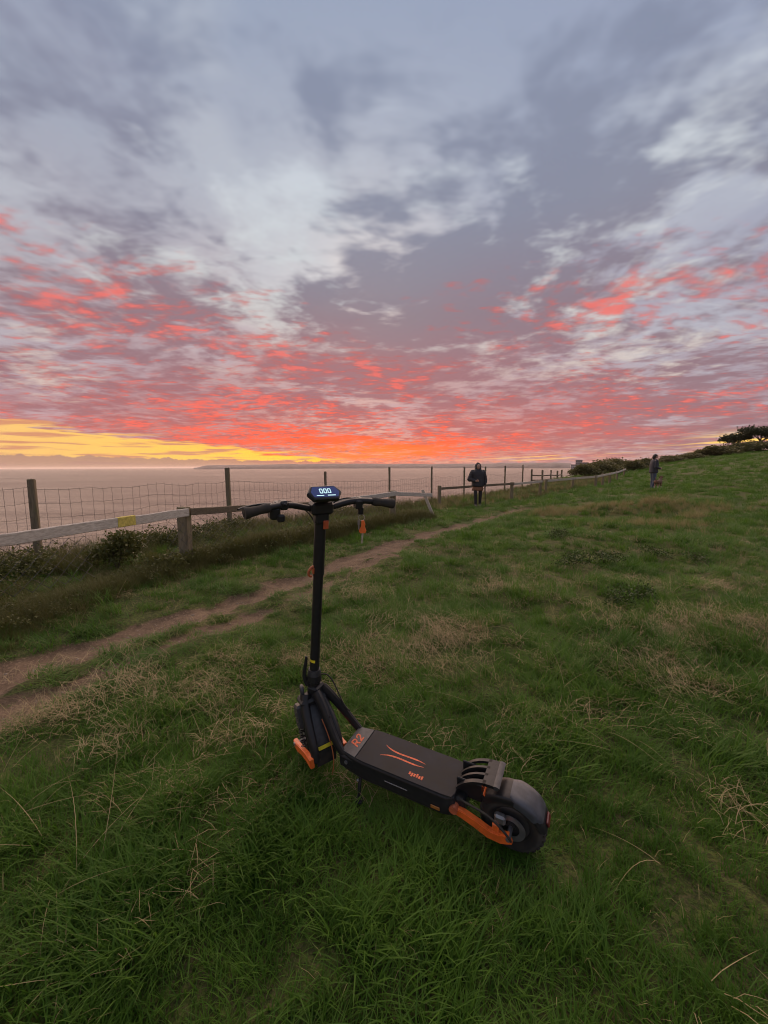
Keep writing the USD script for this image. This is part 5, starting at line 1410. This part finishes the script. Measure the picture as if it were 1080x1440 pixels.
# ------------------------------------------------------------------ pale town blocks far along the shore
WALL_T = mat("pale_render", (0.42, 0.40, 0.40), 0.9, var=0.1, scale=0.2)
WALL_D = mat("grey_render", (0.22, 0.22, 0.24), 0.9, var=0.15, scale=0.2)
PANE = mat("dark_window", (0.03, 0.035, 0.045), 0.25)
ROOF = mat("slate_roof", (0.10, 0.10, 0.11), 0.8)
def block(label, px, y, w, d, zb, zt, wall, floors, cols):
    p = at_y(px, 655, y)
    t = thing("apartment_block", label, "building", (p[0], p[1], zb), -math.atan2(p[0], p[1]))
    h = zt - zb
    obj("wall", chamfer_box(w, d, h, 0.1, (0, 0, h / 2)), wall, t)
    obj("roof", chamfer_box(w + 1, d + 1, 1.2, 0.1, (0, 0, h + 0.6)), ROOF, t)
    for i in range(floors):
        for j in range(cols):
            obj("window", chamfer_box(w / cols * 0.55, 0.3, h / floors * 0.45, 0.02, (-w / 2 + (j + 0.5) * w / cols, -d / 2 - 0.1, (i + 0.55) * h / floors)), PANE, t)
block("tallest far town block, hazy grey, between the far cliff fence and the scrub hill", 814, 900, 14, 14, -13, 14, WALL_D, 6, 3)
block("low pale far town block, left of the tallest block", 807, 880, 12, 12, -13, 4, WALL_T, 4, 3)
block("wide grey far town block, right of the tallest block", 822, 930, 16, 14, -13, 9, WALL_D, 5, 4)

# ------------------------------------------------------------------ rank growth along the foot of the rail fence
rv = np.random.default_rng(77)
LINE = np.array([far0[:2] - (RP[1][:2] - far0[:2]) * 0.25, far0[:2], RP[1][:2], mid1[:2], RP[2][:2], at_y(600, 700, 11.2)[:2]])
seg_ = np.linalg.norm(np.diff(LINE, axis=0), axis=1)
n = 2600
tt_ = rv.uniform(0, seg_.sum(), n); cum = np.r_[0, np.cumsum(seg_)]
k = np.clip(np.searchsorted(cum, tt_, "right") - 1, 0, len(seg_) - 1)
q = ((tt_ - cum[k]) / seg_[k])[:, None]
P = LINE[k] + (LINE[k + 1] - LINE[k]) * q
d = (LINE[k + 1] - LINE[k]) / seg_[k][:, None]
o = rv.normal(0.06, 0.20, n)
P = P + np.column_stack([d[:, 1], -d[:, 0]]) * o[:, None]
left = smooth(6.2, 4.2, P[:, 1])
nl = meshkit.noise(np.column_stack([P * 1.4, 0 * P[:, 0]]), 71)
leafy = rv.uniform(size=n) < (0.02 + 0.06 * left) * (0.5 + nl)
tall = np.exp(-((o - 0.08) / 0.34) ** 2)
size = (0.42 + 0.75 * tall * (1.0 - 0.62 * left)) * rv.uniform(0.7, 1.1, n) * np.where(leafy, 1.25, 0.92)
ok = (path_amount(P[:, 0], P[:, 1]) < 0.15) & (coast_distance(P[:, 0], P[:, 1])[0] > 0.2)
kind = np.where(leafy, 3 + rv.integers(0, 3, n), rv.integers(0, 3, n))
scatter("bramble_verge", long_ + sprig, [ROUGH] * 3 + [LEAF] * 3, np.column_stack([P, height(P[:, 0], P[:, 1])])[ok], rv.uniform(0, 2 * PI, n)[ok], size[ok], kind[ok])

# ------------------------------------------------------------------ dry bank beyond the turf and the rough hollow behind it
rb = np.random.default_rng(91)
bank = [(at(765, 722, -0.05), .5, .3), (at(800, 717, 0.0), .8, .4), (at(838, 714, 0.06), 1.0, .6), (at(885, 714, 0.10), 1.0, .6), (at(925, 712, 0.16), 1.3, .7), (at(975, 716, 0.10), 1.2, .6), (at(930, 738, 0.05), .8, .4)]
PB = np.vstack([np.column_stack([rb.normal(c[0], sx, 70), rb.normal(c[1], sy, 70)]) for c, sx, sy in bank])
n = 7000
hx, hy = rb.uniform(1.5, 22, n), rb.uniform(11.5, 36, n)
sh_, _ = coast_distance(hx, hy)
azh = np.degrees(np.arctan2(hx, hy))
okh = (sh_ > 0.2) & (sh_ < 2.2 + 0.16 * (hy - 11)) & (azh < 31) & (path_amount(hx, hy) < 0.2)
PH = np.column_stack([hx, hy])[okh]
PA = np.vstack([PB, PH])
sz2 = np.r_[rb.uniform(0.4, 0.8, len(PB)), rb.uniform(0.6, 1.15, len(PH))]
scatter("rough_bank_grass", long_ + long_[:2], [ROUGH] * 3 + [DRYGRASS] * 2, np.column_stack([PA, height(PA[:, 0], PA[:, 1])]), rb.uniform(0, 2 * PI, len(PA)), sz2, np.where(np.arange(len(PA)) < len(PB), 3 + rb.integers(0, 2, len(PA)), np.where(rb.uniform(size=len(PA)) < 0.3, 3, rb.integers(0, 3, len(PA)))))

# ------------------------------------------------------------------ small stones trodden into the path
rp_ = np.random.default_rng(123)
stones = []
for k in range(4):
    q = trimesh.creation.icosphere(1, 1.0); q.vertices *= (1 + 0.5 * (meshkit.noise(q.vertices * 1.5 + k * 9, k)[:, None] - 0.5)) * [1, 0.75, 0.5]
    stones.append(q)
cx, cy = [], []
for line in (RUT_A, RUT_B):
    for a, b in zip(line[:-1], line[1:]):
        m_ = int(np.linalg.norm(b - a) * 60); t_ = rp_.uniform(size=m_)
        cx.append(a[0] + (b - a)[0] * t_ + rp_.normal(0, 0.13, m_)); cy.append(a[1] + (b - a)[1] * t_ + rp_.normal(0, 0.13, m_))
cx, cy = np.concatenate(cx), np.concatenate(cy)
kp = path_amount(cx, cy) > 0.45
cx, cy = cx[kp], cy[kp]
scatter("path_stones", stones, mat("path_stone", (0.24, 0.20, 0.155), 0.9, var=0.5, scale=30), np.column_stack([cx, cy, height(cx, cy) + 0.001]), rp_.uniform(0, 2 * PI, len(cx)), 0.004 + 0.010 * rp_.uniform(size=len(cx)) ** 3, rp_.integers(0, 4, len(cx)))
# ------------------------------------------------------------------ sea air
g = Graph()
lo, hi = SEA - 5.0, 46.0
air = trimesh.creation.box((70000, 70000, hi - lo)); air.apply_translation((0, 0, (hi + lo) / 2))
vol = g("principled_volume", "volume", color=(0.88, 0.78, 0.74), density=HAZE, anisotropy=0.7)
tag(obj("haze", air, g.build("/World/Looks/air", volume=vol), smooth=False), kind="stuff")
